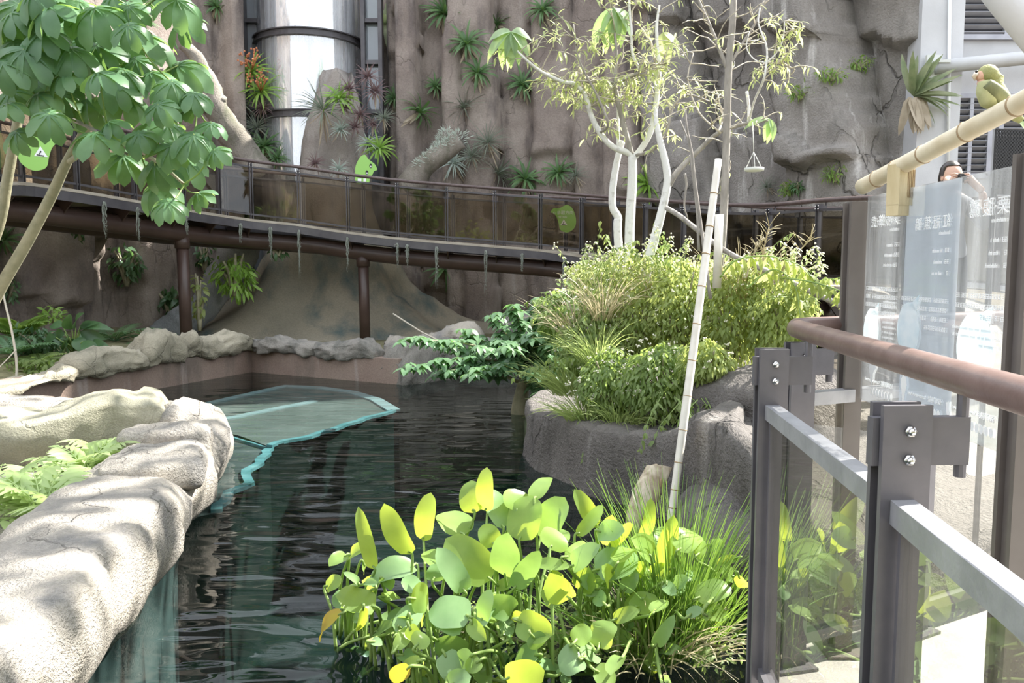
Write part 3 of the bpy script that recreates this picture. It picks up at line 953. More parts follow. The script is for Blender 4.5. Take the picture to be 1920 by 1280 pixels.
crag('rock_shoulder', 'dark rock shoulder where the pool wall turns back beside the shrub', [V((-1.78, 11.75, .60)), V((-1.5, 12.1, .66)), V((-1.0, 12.6, .62)), V((-0.3, 12.9, .6)), V((0.5, 12.9, .6))], -0.2, M['coping_grey'], 0.55, 0.10)
crag('saddle_boulder', 'whitish saddle shaped boulder with a raised far end behind the shrub', [P(716, 624, 12.6), P(740, 632, 12.6), P(775, 636, 12.7), P(810, 620, 12.8), P(850, 605, 12.9), P(890, 600, 13.0), P(906, 604, 13.0)], 0.3, M['pale_rock'], 0.6, 0.05)
crag('low_rock', 'dim flat rock low behind the dark green shrub', [P(930, 590, 14.5), P(975, 583, 14.5), P(1040, 584, 14.5), P(1120, 590, 14.5)], 0.1, M['coping_grey'], 0.8, 0.1)

# planter island at the right
def island(name, label, outline, m, inner, profile):
    n0 = smooth_path([V(p) for p in outline] + [V(outline[0])], 7)[:-1]
    cxy = V((sum(p.x for p in n0) / len(n0), sum(p.y for p in n0) / len(n0), 0))
    mb = MB(); rr = []
    for sc_, hz, ab in profile:
        row = []
        for p in n0:
            q = cxy.lerp(V((p.x, p.y, 0)), sc_)
            z = ab if ab is not None else p.z * hz
            if sc_ < 0.7: z = lerp(inner, p.z * hz, sc_ / 0.7)
            row.append(V((q.x, q.y, z)))
        rr.append(row)
    mb.loft(rr, True)
    o = mb.build(name, m, origin=(n0[0].x, n0[0].y, 0))
    tag(o, label, 'rock')
    return o
ISL = [(0.16, 6.75, .50), (0.42, 6.25, .50), (0.68, 5.8, .52), (0.98, 5.5, .56), (1.12, 5.0, .7), (1.22, 4.4, .8), (1.32, 3.8, .62), (1.5, 3.35, .5), (2.4, 3.75, .45), (3.6, 4.6, .5), (5.2, 6.2, .55), (5.4, 8.0, .6), (4.4, 9.4, .6), (2.6, 10.2, .55), (1.0, 9.8, .45), (0.35, 8.6, .42), (0.12, 7.5, .42)]
isl = island('planter_rock', 'large brown grey rock planter rising from the pool under the sunlit weeds', ISL, M['planter'], 0.75,
             [(1.06, 0, -1.7), (1.04, 0, -0.5), (1.02, 0, -0.05), (1.0, 0, 0.05), (0.99, 0.4, None), (0.985, 0.75, None), (0.98, 0.93, None), (0.96, 1.0, None), (0.88, 1.03, None), (0.78, 1.03, None), (0.6, 1, None), (0.4, 1, None), (0.2, 1, None), (0.03, 1, None)])
displace(isl, 0.05, 1.3, 0.5, chunk=0.06, cs=1.3)
displace(isl, 0.015, 6)
rock_tube('waterline_rock', 'smooth grey wave shaped rock at the waterline behind the rushes', [P(1315, 980, 4.9), P(1350, 1000, 4.5), P(1400, 1040, 4.1), P(1450, 1060, 3.8)], [0.22, 0.25, 0.24, 0.2], M['planter'], 1.0, 0.06, 2.2)
crag('planter_boulder', 'rough grey brown boulder at the top of the planter beside the railing', [P(1305, 735, 6.1), P(1345, 698, 5.95), P(1400, 682, 5.75), P(1470, 682, 5.5), P(1580, 690, 5.2)], 0.2, M['planter'], 0.75, 0.06, chunk=0.03)

# ---------------------------------------------------------------- giant buttressed trunk
gt = thing('buttressed_trunk', 'giant grey brown concrete tree trunk with flared buttress foot behind the bridge columns', 'tree', (-4.75, 20.0, 0.1))
tab = [(0.0, 4.3), (0.25, 3.5), (0.55, 2.9), (0.95, 2.35), (1.4, 1.95), (2.0, 1.6), (2.6, 1.3), (3.2, 1.02), (3.8, 0.92), (4.6, 0.80), (5.4, 0.66), (6.0, 0.5), (6.3, 0.36)]
mb = MB(); mb.m = []
rr = []
zz = [i * 6.3 / 64 for i in range(65)]
for z in zz:
    r = interp(tab, z); row = []
    for k in range(72):
        a = 2 * PI * k / 72
        lob = 1 + (0.09 * math.sin(5 * a + 0.5) + 0.06 * math.sin(9 * a + 1.7 + z * 0.3)) * max(0.35, 1 - z / 4)
        lx = 1.0
        x = -4.72 + 0.07 * z + r * lob * math.cos(a) * (1.08 if math.cos(a) > 0 and z < 1 else 1)
        y = 20.05 + r * lob * math.sin(a) * (0.62 if math.sin(a) < 0 else 0.3)
        row.append(V((x, y, z + (0.25 * math.sin(3 * a) if z > 6.2 else 0))))
    rr.append(row)
mb.loft(rr, True)
mb.m = [0 if zz[i] < 2.4 else 1 for i in range(64) for k in range(72)] + [0, 1]
o = mb.build('trunk', [M['trunkrock'], M['trunktop']], gt)
displace(o, 0.09, 1.3, 0.7, zs=0.35)
rock_tube('buttress_root', '', [P(455, 440, 18.6), P(432, 500, 18.4), P(395, 555, 18.2), P(345, 600, 18.0), P(290, 632, 17.8)], [0.5, 0.42, 0.36, 0.33, 0.3], M['root'], 1.0, 0.1, 1.4, parent=gt)
# big concrete branches of the fake tree
t1 = thing('bare_branch', 'thick bare concrete branch leaning up from the bridge towards the upper left', 'branch', P(480, 310, 19.3))
mb = MB(); mb.tube(smooth_path([P(486, 330, 19.4), P(455, 282, 19.2), P(425, 238, 19.0), P(400, 195, 18.8), P(388, 150, 18.7), P(365, 105, 18.6), P(345, 84, 18.6)], 5), [0.42, 0.34, 0.31, 0.29, 0.20, 0.15, 0.11], 16)
o = mb.build('limb', M['fake_branch'], t1); displace(o, 0.06, 3)
mb = MB(); mb.tube(smooth_path([P(398, 200, 18.8), P(380, 190, 18.6), P(362, 186, 18.5)], 4), [0.26, 0.22, 0.19], 12); o = mb.build('stub', M['fake_branch'], t1); displace(o, 0.04, 3)
mb = MB(); mb.tube(smooth_path([P(410, 215, 18.9), P(415, 195, 18.8), P(418, 182, 18.7)], 4), [0.14, 0.11, 0.09], 10); mb.build('stub', M['fake_branch'], t1)
t2 = thing('mossy_stub', 'cut branch stub furred with silver airplants sticking up behind the bridge rail', 'branch', P(775, 335, 19.2))
mb = MB(); mb.tube(smooth_path([P(768, 352, 19.3), P(790, 318, 19.1), P(825, 290, 18.9), P(863, 262, 18.8)], 5), [0.36, 0.28, 0.23, 0.20], 16)
o = mb.build('limb', M['fake_branch'], t2); displace(o, 0.03, 3)
mb = MB(); mb.tube(smooth_path([P(812, 300, 19.2), P(826, 270, 19.1), P(838, 252, 19.0)], 4), [0.2, 0.16, 0.13], 12); mb.build('fork', M['fake_branch'], t2)
random.seed(5)
mb = MB()
for a, b, k, r in ((P(790, 318, 19.0), P(864, 262, 18.75), 420, 0.20), (P(812, 300, 19.1), P(838, 250, 18.95), 160, 0.12)):
    for i in range(k):
        p = a.lerp(b, random.random())
        dd = V((random.uniform(-1, 1), random.uniform(-1, 0.2), random.uniform(0.0, 1.2))).normalized()
        mb.leaf(p + dd * r, (dd + V((random.uniform(-.6, .6), random.uniform(-.6, .6), 0.2))), V((0, -1, .3)), random.uniform(0.08, 0.16), 0.018, 2, 0.5)
stuff(mb.build('airplant_fur', M['silver_moss'], t2))

# ================================================================ FOOTBRIDGE
NEAR = [(-150, 160, 10.2), (-60, 176, 11.2), (20, 190, 12.2), (127.6, 216, 13.1), (237, 246, 14.2), (331, 271, 15.2), (400, 288, 16.0), (465.5, 301, 16.6), (559.5, 313, 17.0), (653.6, 327, 17.0), (746, 338, 17.0), (838, 346, 17.0), (929, 353, 17.0), (1017, 359, 16.8), (1098, 366, 16.3), (1162, 371, 15.5), (1221, 375, 14.6), (1293, 380, 13.8), (1370, 384, 13.0), (1454, 383, 12.2), (1549, 375, 11.4)]
top_pts = [P(*q) for q in NEAR] + [V((4.75, 10.4, 2.62)), V((4.65, 9.4, 2.5)), V((4.3, 8.4, 2.36)), V((3.85, 7.4, 2.2)), V((3.35, 6.5, 2.05))]
for q in top_pts[-2:]: pass
HR = 1.2
npost = len(top_pts)
near_top = top_pts
def widen(pts, w):
    out = []
    for i, p in enumerate(pts):
        d = pts[min(i + 1, len(pts) - 1)] - pts[max(i - 1, 0)]; d.z = 0; d.normalize()
        out.append(p + V((-d.y, d.x, 0)) * w)
    return out
far_top = widen(near_top, 1.55)
br = thing('footbridge', 'dark steel footbridge with glass balustrades curving in front of the cliff', 'footbridge', (near_top[10].x, near_top[10].y, 0.1))
def dz(pts, z): return [p + V((0, 0, z)) for p in pts]
ntp = smooth_path(near_top, 5); ftp = smooth_path(far_top, 5)
for side, pp in (('near', ntp), ('far', ftp)):
    mb = MB(); mb.tube(dz(pp, 0), 0.034, 10); mb.build('handrail', M['bridge_rail'], br)
    inset = 0.12 if side == 'near' else -0.12
    ip = widen(pp, -inset)
    mb = MB(); mb.strip(dz(ip, -0.14), 0.05, 0.035); mb.build('top_rail', M['steel_bridge'], br, smooth=False)
    mb = MB(); mb.strip(dz(ip, -HR + 0.10), 0.05, 0.035); mb.build('bottom_rail', M['steel_bridge'], br, smooth=False)
for side, tops in (('near', near_top), ('far', far_top)):
    sgn = -0.12 if side == 'near' else 0.12
    ip = widen(tops, sgn)
    for i, p in enumerate(ip):
        d = ip[min(i + 1, npost - 1)] - ip[max(i - 1, 0)]; d.z = 0; d.normalize()
        a = math.atan2(d.y, d.x); R = Matrix.Rotation(a, 3, 'Z')
        mb = MB()
        mb.box(p + d * 0.024 + V((0, 0, -0.06 - 0.62)), (0.014, 0.085, 1.24), R)
        mb.box(p - d * 0.024 + V((0, 0, -0.06 - 0.62)), (0.014, 0.085, 1.24), R)
        q = tops[i]
        mb.beam(p + V((0, 0, -0.11)), q + V((0, 0, -0.11)), 0.03, 0.06)
        mb.beam(q + V((0, 0, -0.16)), q, 0.022, 0.022, (1, 0, 0))
        o = mb.build('post', M['steel_bridge'], br, smooth=False)
        if side == 'near' and 6 <= i <= 20:
            mb = MB()
            for dx in (-0.026, 0.026):
                for h in (-0.09, -0.13): mb.ball(p + d * dx + V((0, 0, h)) - V((-d.y, d.x, 0)) * 0.05, 0.009, 6, 4)
            mb.build('bolts', M['chrome'], o)
    for i in range(npost - 1):
        a, b = ip[i], ip[i + 1]
        d = (b - a).normalized()
        a2 = a + d * 0.06; b2 = b - d * 0.06
        mb = MB()
        h0, h1 = V((0, 0, -HR + 0.12)), V((0, 0, -0.16))
        nrm = V((-d.y, d.x, 0)) * 0.006
        mb.add([a2 + h0 - nrm, b2 + h0 - nrm, b2 + h1 - nrm, a2 + h1 - nrm, a2 + h0 + nrm, b2 + h0 + nrm, b2 + h1 + nrm, a2 + h1 + nrm], [(0, 1, 2, 3), (7, 6, 5, 4), (0, 4, 5, 1), (1, 5, 6, 2), (2, 6, 7, 3), (3, 7, 4, 0)])
        mb.build('glass_panel', M['glass_bridge'], br, smooth=False)
# deck, edge timber, fascia, pipe beams
mid = [a.lerp(b, 0.5) for a, b in zip(ntp, ftp)]
mb = MB(); rings = []
for a, b in zip(ntp, ftp):
    rings.append([a + V((0, 0, -HR)), b + V((0, 0, -HR)), b + V((0, 0, -HR - 0.07)), a + V((0, 0, -HR - 0.07))])
mb.loft(rings, True); mb.build('deck', M['plank'], br, smooth=False)
for pp, w in ((ntp, -0.17), (ftp, 0.17)):
    ip = widen(pp, w)
    mb = MB(); mb.strip(dz(ip, -HR - 0.02), 0.03, 0.05); mb.build('edge_timber', M['plank'], br, smooth=False)
    mb = MB(); mb.strip(dz(ip, -HR - 0.125), 0.02, 0.15); mb.build('fascia', M['steel_bridge'], br, smooth=False)
pip = dz(widen(ntp, 0.35), -HR - 0.40)[:-26]
mb = MB(); mb.tube(pip, 0.17, 16); mb.build('pipe_beam', M['brown_pipe'], br)
pip2 = dz(widen(ntp, 1.25), -HR - 0.40)[:-26]
mb = MB(); mb.tube(pip2, 0.17, 12); mb.build('pipe_beam', M['brown_pipe'], br)
for i in range(1, npost - 5):
    a = near_top[i]; b = far_top[i]
    d = (b - a).normalized()
    mb = MB()
    z0 = -HR - 0.07
    A = [a + d * -0.15 + V((0, 0, z0)), a + d * 0.12 + V((0, 0, z0 - 0.22)), a + d * 0.30 + V((0, 0, z0 - 0.42)), a + d * 1.3 + V((0, 0, z0 - 0.42)), a + d * 1.7 + V((0, 0, z0))]
    t = V((d.y, -d.x, 0)) * 0.012
    mb.add([p - t for p in A] + [p + t for p in A], [(4, 3, 2, 1, 0), (5, 6, 7, 8, 9)] + [(k, (k + 1) % 5, (k + 1) % 5 + 5, k + 5) for k in range(5)])
    mb.build('cross_bracket', M['brown_pipe'], br, smooth=False)
def column(px, top_y, bot_y, r):
    best = min(pip, key=lambda p: abs((p.x / p.y * F + 960) - px))
    mb = MB()
    mb.tube([V((best.x + 0.02, best.y, 0.0)), V((best.x, best.y, best.z))], r, 18)
    mb.tube([V((best.x, best.y, best.z - 0.30)), V((best.x, best.y, best.z - 0.05))], r * 1.25, 18)
    o = mb.build('column', M['brown_pipe'], br)
column(344, 0, 0, 0.115); column(686, 0, 0, 0.115); column(-60, 0, 0, 0.11); column(1180, 0, 0, 0.11); column(1400, 0, 0, 0.11)

# moss strands hanging from the bridge edge
random.seed(21)
moss_spots = [(212, 365, 56, 'thin long'), (266, 382, 52, 'thick'), (364, 398, 30, 'short'), (455, 408, 30, 'wispy'), (512, 412, 52, 'long'), (560, 415, 74, 'longest pale'), (653, 428, 54, 'very thin'), (746, 436, 38, 'thin'), (758, 438, 36, 'knotted'), (813, 448, 66, 'ragged'), (912, 455, 70, 'widest'), (980, 460, 28, 'looped'), (1061, 470, 70, 'straight')]
near_refs = ['farthest left of all strands', 'behind the lowest umbrella leaves', 'just right of the left column', 'above the leafy vine on the buttress', 'left of the painted trunk', 'mid painted trunk', 'right half of painted trunk', 'right of the second column', 'touching its neighbour right of the second column', 'over the bromeliad below the deck', 'left of the arrow sign', 'below the leaf shaped arrow sign', 'nearest the trunks']
for (px, py, ln, ad), wh in zip(moss_spots, near_refs):
    e = min(widen(ntp, -0.20), key=lambda p: abs((p.x / p.y * F + 960) - px))
    s0 = V((e.x, e.y - 0.02, e.z - HR - 0.12))
    L = ln / F * e.y * 1.2
    mb = MB()
    for k in range(3):
        off = V((random.uniform(-.03, .03), random.uniform(-.02, .02), 0))
        pts = [s0 + off * (1 if j else 0.3) + V((random.uniform(-.015, .015), random.uniform(-.01, .01), -L * j / 9 * (1 - 0.2 * k))) for j in range(10)]
        mb.tube(pts, [0.012, 0.010, 0.007, 0.003], 5)
    for j in range(150):
        t = random.random() ** 1.2
        p = s0 + V((random.uniform(-.02, .02), random.uniform(-.02, .02), -L * t))
        mb.leaf(p, V((random.uniform(-1, 1), random.uniform(-1, 1), -0.9)), V((0, -1, 0.1)), random.uniform(0.03, 0.06) * (1.25 - t), 0.007, 2, 0.4)
    tag(mb.build('moss_strand', M['moss'], origin=s0), '%s grey moss strand hanging off the bridge, %s' % (ad, wh), 'moss', 'moss strands hanging from the footbridge')

# leaf shaped green arrow signs
def leaf_sign(label, c, size, pts, yaw, letters, tri=None, holes=None):
    """flat lime sheet with an outline in its own plane"""
    s = thing('leaf_sign', label, 'sign', c, None)
    R = Matrix.Rotation(yaw, 3, 'Z')
    def w(x, y, d=0): return V(c) + R @ V((x * size, -d, y * size))
    cp = smooth_path([V((x, y, 0)) for x, y in pts] + [V((pts[0][0], pts[0][1], 0))], 4)[:-1]
    n = len(cp)
    mb = MB()
    mb.add([w(p.x, p.y, 0.004) for p in cp] + [w(p.x, p.y, -0.004) for p in cp], [tuple(range(n)), tuple(range(2 * n - 1, n - 1, -1))] + [(i, i + n, (i + 1) % n + n, (i + 1) % n) for i in range(n)])
    mb.build('sheet', M['sign_green'], s, smooth=False)
    Rm = R.to_4x4() @ Matrix.Rotation(PI / 2, 4, 'X')
    for body, sz, x, y in letters:
        p = w(x, y, 0.007)
        text_mesh('lettering', body, sz * size, M['white'], s, Matrix.Translation(p) @ Rm)
    if tri:
        x, y, k = tri
        mb = MB(); mb.add([w(x - k, y, 0.007), w(x + k, y, 0.007), w(x, y + 1.7 * k, 0.007)], [(0, 1, 2)]); mb.build('warning_triangle', M['white'], s, smooth=False)
        mb = MB(); mb.beam(w(x - 0.6 * k, y + 0.25 * k, 0.010), w(x + 0.45 * k, y + 0.12 * k, 0.010), 0.004, 0.05 * size); mb.ball(w(x, y + 0.8 * k, 0.009), 0.04 * size, 8, 5); mb.beam(w(x - 0.25 * k, y + 0.35 * k, 0.010), w(x + 0.02 * k, y + 0.75 * k, 0.010), 0.004, 0.04 * size)
        mb.build('pictogram', M['black'], s, smooth=False)
    if holes:
        for hx_, hw_ in ((-0.45, 0.28), (-0.05, 0.2)):
            mb = MB(); mb.box(w(hx_, -0.78, 0.008), (hw_ * size, 0.003, 0.22 * size), R); mb.build('white_patch', M['white'], s, smooth=False)
        for x, y in holes:
            mb = MB()
            mb.add([w(x + 0.11 * math.cos(a * PI / 8), y + 0.17 * math.sin(a * PI / 8), 0.007) for a in range(16)], [tuple(range(16))])
            d = mb.build('dark_disc', M['dark'], s, smooth=False)
            mb = MB(); mb.box(w(x + 0.01, y - 0.05, 0.011), (0.07 * size, 0.002, 0.12 * size), R); mb.build('pictogram', M['white'], d, smooth=False)
    return s
OUT = [(-1.0, 0.55), (-0.75, 0.85), (-0.35, 0.85), (0.0, 1.0), (0.3, 1.1), (0.65, 0.9), (0.9, 0.4), (1.0, -0.2), (0.85, -0.7), (0.4, -1.0), (0.0, -0.95), (-0.25, -0.75), (-0.35, -0.3), (-0.5, 0.15), (-0.7, 0.42)]
fp = min(widen(ftp, -0.02), key=lambda p: abs((p.x / p.y * F + 960) - 1055))
leaf_sign('lime leaf shaped sign with white arrow and slip warning behind the bridge glass', P(1056, 411, 16.78), 0.27, OUT, math.radians(-10), [('←參觀方向', 0.33, -0.82, 0.38), ('VISITING', 0.19, -0.45, 0.12)], (0.05, -0.45, 0.27))
leaf_sign('lime leaf shaped sign half hidden by the umbrella leaves at the far left', P(76, 282, 12.1), 0.30, [(x * -1, y) for x, y in OUT][::-1], math.radians(35), [], (0.0, -0.3, 0.30))
leaf_sign('lime leaf shaped sign with two dark round pictograms above the bridge handrail', P(685, 318, 18.4), 0.30, [(x * 0.9, y) for x, y in [(-0.75, -1.0), (-0.85, -0.4), (-0.8, 0.3), (-0.4, 0.95), (0.0, 1.1), (0.3, 0.75), (0.55, 0.6), (0.85, 0.35), (1.0, 0.0), (0.75, -0.1), (0.6, -0.35), (0.4, -0.6), (0.3, -1.0)]][::-1], 0, [], None, [(0.42, 0.28), (0.12, -0.22)])

# ================================================================ DECK, NEAR RAILING
DZ = 0.3
F1 = [V((0.59, 0.30, 0)), V((0.722, 1.46, 0)), V((0.817, 2.49, 0)), V((0.985, 2.71, 0))]
F2 = [V((0.985, 2.71, 0)), V((1.56, 2.975, 0)), V((2.5, 3.48, 0)), V((3.6, 4.08, 0))]
mb = MB()
poly = [V((0.50, -1.5, 0)), V((0.66, 1.4, 0)), V((0.76, 2.52, 0)), V((0.93, 2.80, 0)), V((3.6, 4.2, 0)), V((5.5, 5.2, 0)), V((5.5, -1.5, 0))]
n = len(poly)
mb.add([p + V((0, 0, DZ)) for p in poly] + [p + V((0, 0, DZ - 0.18)) for p in poly], [tuple(range(n - 1, -1, -1))] + [(i, (i + 1) % n, (i + 1) % n + n, i + n) for i in range(n)])
struct(mb.build('floor_deck', M['concrete'], smooth=False))
rl = thing('deck_railing', 'grey steel post railing with glass panels and thick brown handrail around the deck corner', 'railing', (0.817, 2.49, DZ))
# handrail with its rounded corner
HZ = 1.5
hp = smooth_path([V((0.66, -0.3, HZ)), V((0.73, 0.4, HZ)), V((0.815, 1.27, HZ)), V((0.865, 1.75, HZ)), V((0.955, 2.60, HZ))], 4)[:-1] + [V((0.953, 2.59, HZ)), V((0.966, 2.70, HZ)), V((0.995, 2.775, HZ)), V((1.05, 2.825, HZ)), V((1.13, 2.86, HZ))] + [V((1.7, 3.14, HZ)), V((2.6, 3.60, HZ)), V((3.7, 4.18, HZ))]
mb = MB(); mb.tube(hp, 0.031, 20); mb.build('handrail', M['handrail'], rl)
def deck_post(p, yaw, big, rodside):
    """two upright plates, cross bracket held by two bolts, rod up to the handrail"""
    R = Matrix.Rotation(yaw, 3, 'Z')
    X = R @ V((1, 0, 0)); Y = R @ V((0, 1, 0))
    topz = 1.453
    mb = MB()
    for dy in (-0.020, 0.020):
        mb.box(p + Y * dy + V((0, 0, (topz + DZ - 0.3) / 2)), (0.092, 0.012, topz - DZ + 0.3), R)
    mb.box(p + V((0, 0, (topz + DZ - 0.3) / 2 - 0.06)), (0.030, 0.034, topz - DZ + 0.16), R)
    ps = mb.build('post', M['steel'], rl, smooth=False)
    mb = MB()
    mb.box(p + X * 0.035 * rodside + V((0, 0, topz - 0.070)), (0.185, 0.022, 0.090), R)
    rod = p + X * 0.118 * rodside
    mb.tube([rod + V((0, 0, topz - 0.14)), rod + V((0, 0, HZ - 0.02))], 0.011, 10)
    mb.build('bracket', M['steel'], ps, smooth=False)
    for h in (-0.047, -0.100):
        mb = MB()
        c = p - Y * 0.026 + X * 0.003 + V((0, 0, topz + h))
        rr = []
        for r, q in ((0.0105, 0.0), (0.0105, 0.007)):
            rr.append([c - Y * q + X * (r * math.cos(k * PI / 3)) + V((0, 0, r * math.sin(k * PI / 3))) for k in range(6)])
        mb.loft(rr, True)
        mb.ball(c - Y * 0.009, 0.0075, 10, 6)
        mb.build('bolt', M['chrome'], ps)
    mb = MB(); mb.box(p + V((0, 0, DZ + 0.006)), (0.15, 0.12, 0.012), R); mb.build('base_plate', M['steel'], ps, smooth=False)
deck_post(F1[1], 0.05, True, 1)
deck_post(F1[0], 0.05, True, 1)
deck_post(F1[2], 0.05, True, 1)
deck_post(F2[0], 0.25, True, 1)
for p in F2[1:]: deck_post(p, 0.5, True, -1)
def deck_bay(a, b, zt=1.255):
    d = (b - a).normalized()
    a1 = a + d * 0.02; b1 = b - d * 0.02
    mb = MB(); mb.beam(a1 + V((0, 0, zt)), b1 + V((0, 0, zt)), 0.045, 0.045); mb.build('mid_rail', M['steel_top'], rl, smooth=False)
    mb = MB(); mb.beam(a1 + V((0, 0, DZ + 0.10)), b1 + V((0, 0, DZ + 0.10)), 0.045, 0.04); mb.build('bottom_rail', M['steel'], rl, smooth=False)
    mb = MB()
    n_ = V((-d.y, d.x, 0)) * 0.005
    z0, z1 = DZ + 0.12, zt - 0.022
    q = [a + d * 0.05, b - d * 0.05]
    mb.add([q[0] - n_ + V((0, 0, z0)), q[1] - n_ + V((0, 0, z0)), q[1] - n_ + V((0, 0, z1)), q[0] - n_ + V((0, 0, z1)), q[0] + n_ + V((0, 0, z0)), q[1] + n_ + V((0, 0, z0)), q[1] + n_ + V((0, 0, z1)), q[0] + n_ + V((0, 0, z1))], [(0, 1, 2, 3), (7, 6, 5, 4), (0, 4, 5, 1), (1, 5, 6, 2), (2, 6, 7, 3), (3, 7, 4, 0)])
    mb.build('glass_panel', M['glass'], rl, smooth=False)
    for qq in q:
        mb = MB(); mb.box(qq + V((0, 0, (z0 + z1) / 2)), (0.014, 0.022, z1 - z0), Matrix.Rotation(math.atan2(d.y, d.x), 3, 'Z')); mb.build('glazing_strip', M['steel'], rl, smooth=False)
deck_bay(F1[0], F1[1]); deck_bay(F1[1], F1[2])
deck_bay(F2[0], F2[1]); deck_bay(F2[1], F2[2]); deck_bay(F2[2], F2[3])

# ================================================================ INFORMATION SIGN (seen from behind)
SA = V((1.228, 2.78, 0)); SB = V((1.214, 1.95, 0))
sg = thing('information_sign', 'glass information sign with three panels of mirrored white text between two dark posts', 'sign', (1.24, 2.85, DZ))
sd = (SB - SA).normalized()
Rs = Matrix.Rotation(math.atan2(sd.y, sd.x), 3, 'Z')
for p, tz in ((SA - sd * 0.05 + V((-0.02, 0, 0)), 1.935), (SB + sd * 0.055 + V((0.012, 0, 0)), 1.975)):
    mb = MB()
    mb.box(p + V((0, 0, (tz + DZ) / 2)), (0.075, 0.03, tz - DZ), Rs)
    mb.box(p + V((0, 0, (tz + DZ) / 2)) + sd * 0.03, (0.016, 0.06, tz - DZ - 0.002), Rs)
    mb.box(p + V((0, 0, (tz + DZ) / 2)) - sd * 0.03, (0.016, 0.06, tz - DZ - 0.004), Rs)
    po = mb.build('post', M['signpost'], sg, smooth=False)
    mb = MB(); mb.box(p + V((0, 0, DZ + 0.006)), (0.16, 0.14, 0.012), Rs); mb.build('base_plate', M['signpost'], po, smooth=False)
SZ0, SZ1 = 1.245, 1.95
LEN = (SB - SA).length
# sn: unit vector towards the camera side of the pane
sn = V((-1, 0, 0))
def sp(s, h, off=0.0):
    """point on the sign: s along from the far post, h height above the pane's bottom"""
    return SA + sd * s + V((0, 0, SZ0 + h)) + sn * off
def pane(s0, s1, h0, h1, off, th, name, m, parent=sg):
    mb = MB()
    a = [sp(s0, h0, off), sp(s1, h0, off), sp(s1, h1, off), sp(s0, h1, off)]
    b = [p - sn * th for p in a]
    mb.add(a + b, [(0, 1, 2, 3), (7, 6, 5, 4), (0, 4, 5, 1), (1, 5, 6, 2), (2, 6, 7, 3), (3, 7, 4, 0)])
    return mb.build(name, m, parent, smooth=False)
H = SZ1 - SZ0
pane(0, LEN, 0, H, 0, 0.010, 'glass_pane', M['sign_clear'])
B = [(0.0, 0.262), (0.262, 0.572), (0.572, LEN)]
pane(B[1][0], B[1][1], 0.0, H, -0.012, 0.001, 'film_panel', M['sign_frost'])
# lettering faces away from the camera: x axis runs from the near post to the far post
def sign_text(body, s, h, size, align='LEFT', name='lettering', off=0.003):
    """s: where the line starts (the end nearer the near post), text runs towards the far post when read from behind"""
    M3 = Matrix((( -sd.x, 0, -sn.x, 0), (-sd.y, 0, -sn.y, 0), (0, 1, 0, 0), (0, 0, 0, 1)))
    # columns: x->-sd, y->up, z->-sn
    M3 = Matrix(((-sd.x, 0, -sn.x), (-sd.y, 0, -sn.y), (0, 1, 0))).to_4x4()
    return text_mesh(name, body, size, M['white'], sg, Matrix.Translation(sp(s, h, off)) @ M3, align)
random.seed(3)
def text_block(s_right, width, h, rows, rowh, hgt, cjk=True, seed=0):
    """lines of tiny unreadable print, built as runs of character sized strokes"""
    mb = MB()
    rnd = random.Random(seed)
    for r in range(rows):
        w = width if r < rows - 1 else width * rnd.uniform(0.4, 0.8)
        s = 0.0
        while s < w:
            cw = hgt * (0.95 if cjk else rnd.choice((0.4, 0.55, 0.6)))
            if rnd.random() < (0.08 if cjk else 0.16): s += cw; continue
            hh = h - r * rowh
            def q(a, b, c, d):
                pts = [sp(s_right - s - a, hh + c, 0.003), sp(s_right - s - b, hh + c, 0.003), sp(s_right - s - b, hh + d, 0.003), sp(s_right - s - a, hh + d, 0.003)]
                mb.add(pts, [(0, 1, 2, 3)])
            if cjk:
                q(0, cw * .82, hgt * .80, hgt * .95); q(0, cw * .82, hgt * .40, hgt * .55); q(0, cw * .82, 0, hgt * .16)
                k = rnd.random() * 0.4
                q(cw * k, cw * (k + .16), 0, hgt * .95); q(cw * .62, cw * .80, 0, hgt * (.5 + .4 * rnd.random()))
            else:
                q(0, cw * .3, 0, hgt * rnd.choice((.7, 1.0))); q(0, cw * .8, hgt * .5, hgt * .7); q(cw * .5, cw * .8, 0, hgt * .7)
            s += cw
    return mb.build('small_print', M['white'], sg, smooth=False)
tops = [H - 0.075, H - 0.10, H - 0.08]
title = ['栗·喉·蜂·虎', '紅·冠·蕉·鵑', '栗·腹·鷺']
sub = ['Blue-tailed Bee-eater', 'Ross Turaco', 'Sunbittern']
rows = [['目 Coraciiformes', '科 Meropidae', '屬 Merops'], ['目 Musophagiformes', '科 Musophagidae', '屬 Musophaga'], ['目 Gruiformes', '科 Eurypygidae', '屬 Eurypyga']]
sub = ['', '', '']
for k, (s0, s1) in enumerate(B):
    sr = s1 - (0.020 if k < 2 else 0.012)
    t = tops[k] - 0.03
    sign_text(title[k], sr, t, 0.042 if k < 2 else 0.050)
    text_block(sr, 0.11, t - 0.022, 1, 0.02, 0.011, False, 40 + k)
    for j in range(3):
        text_block(sr, 0.028, t - 0.072 - j * 0.032, 1, 0.02, 0.013, True, 50 + k * 3 + j)
        text_block(sr - 0.036, 0.075 + 0.015 * ((j + k) % 2), t - 0.072 - j * 0.032, 1, 0.02, 0.011, False, 60 + k * 3 + j)
    text_block(sr, (s1 - s0) - 0.045, t - 0.215, 4 if k < 2 else 3, 0.027, 0.013, True, 70 + k)
    if k == 2: text_block(sr, (s1 - s0) - 0.03, t - 0.300, 3, 0.020, 0.009, False, 80)
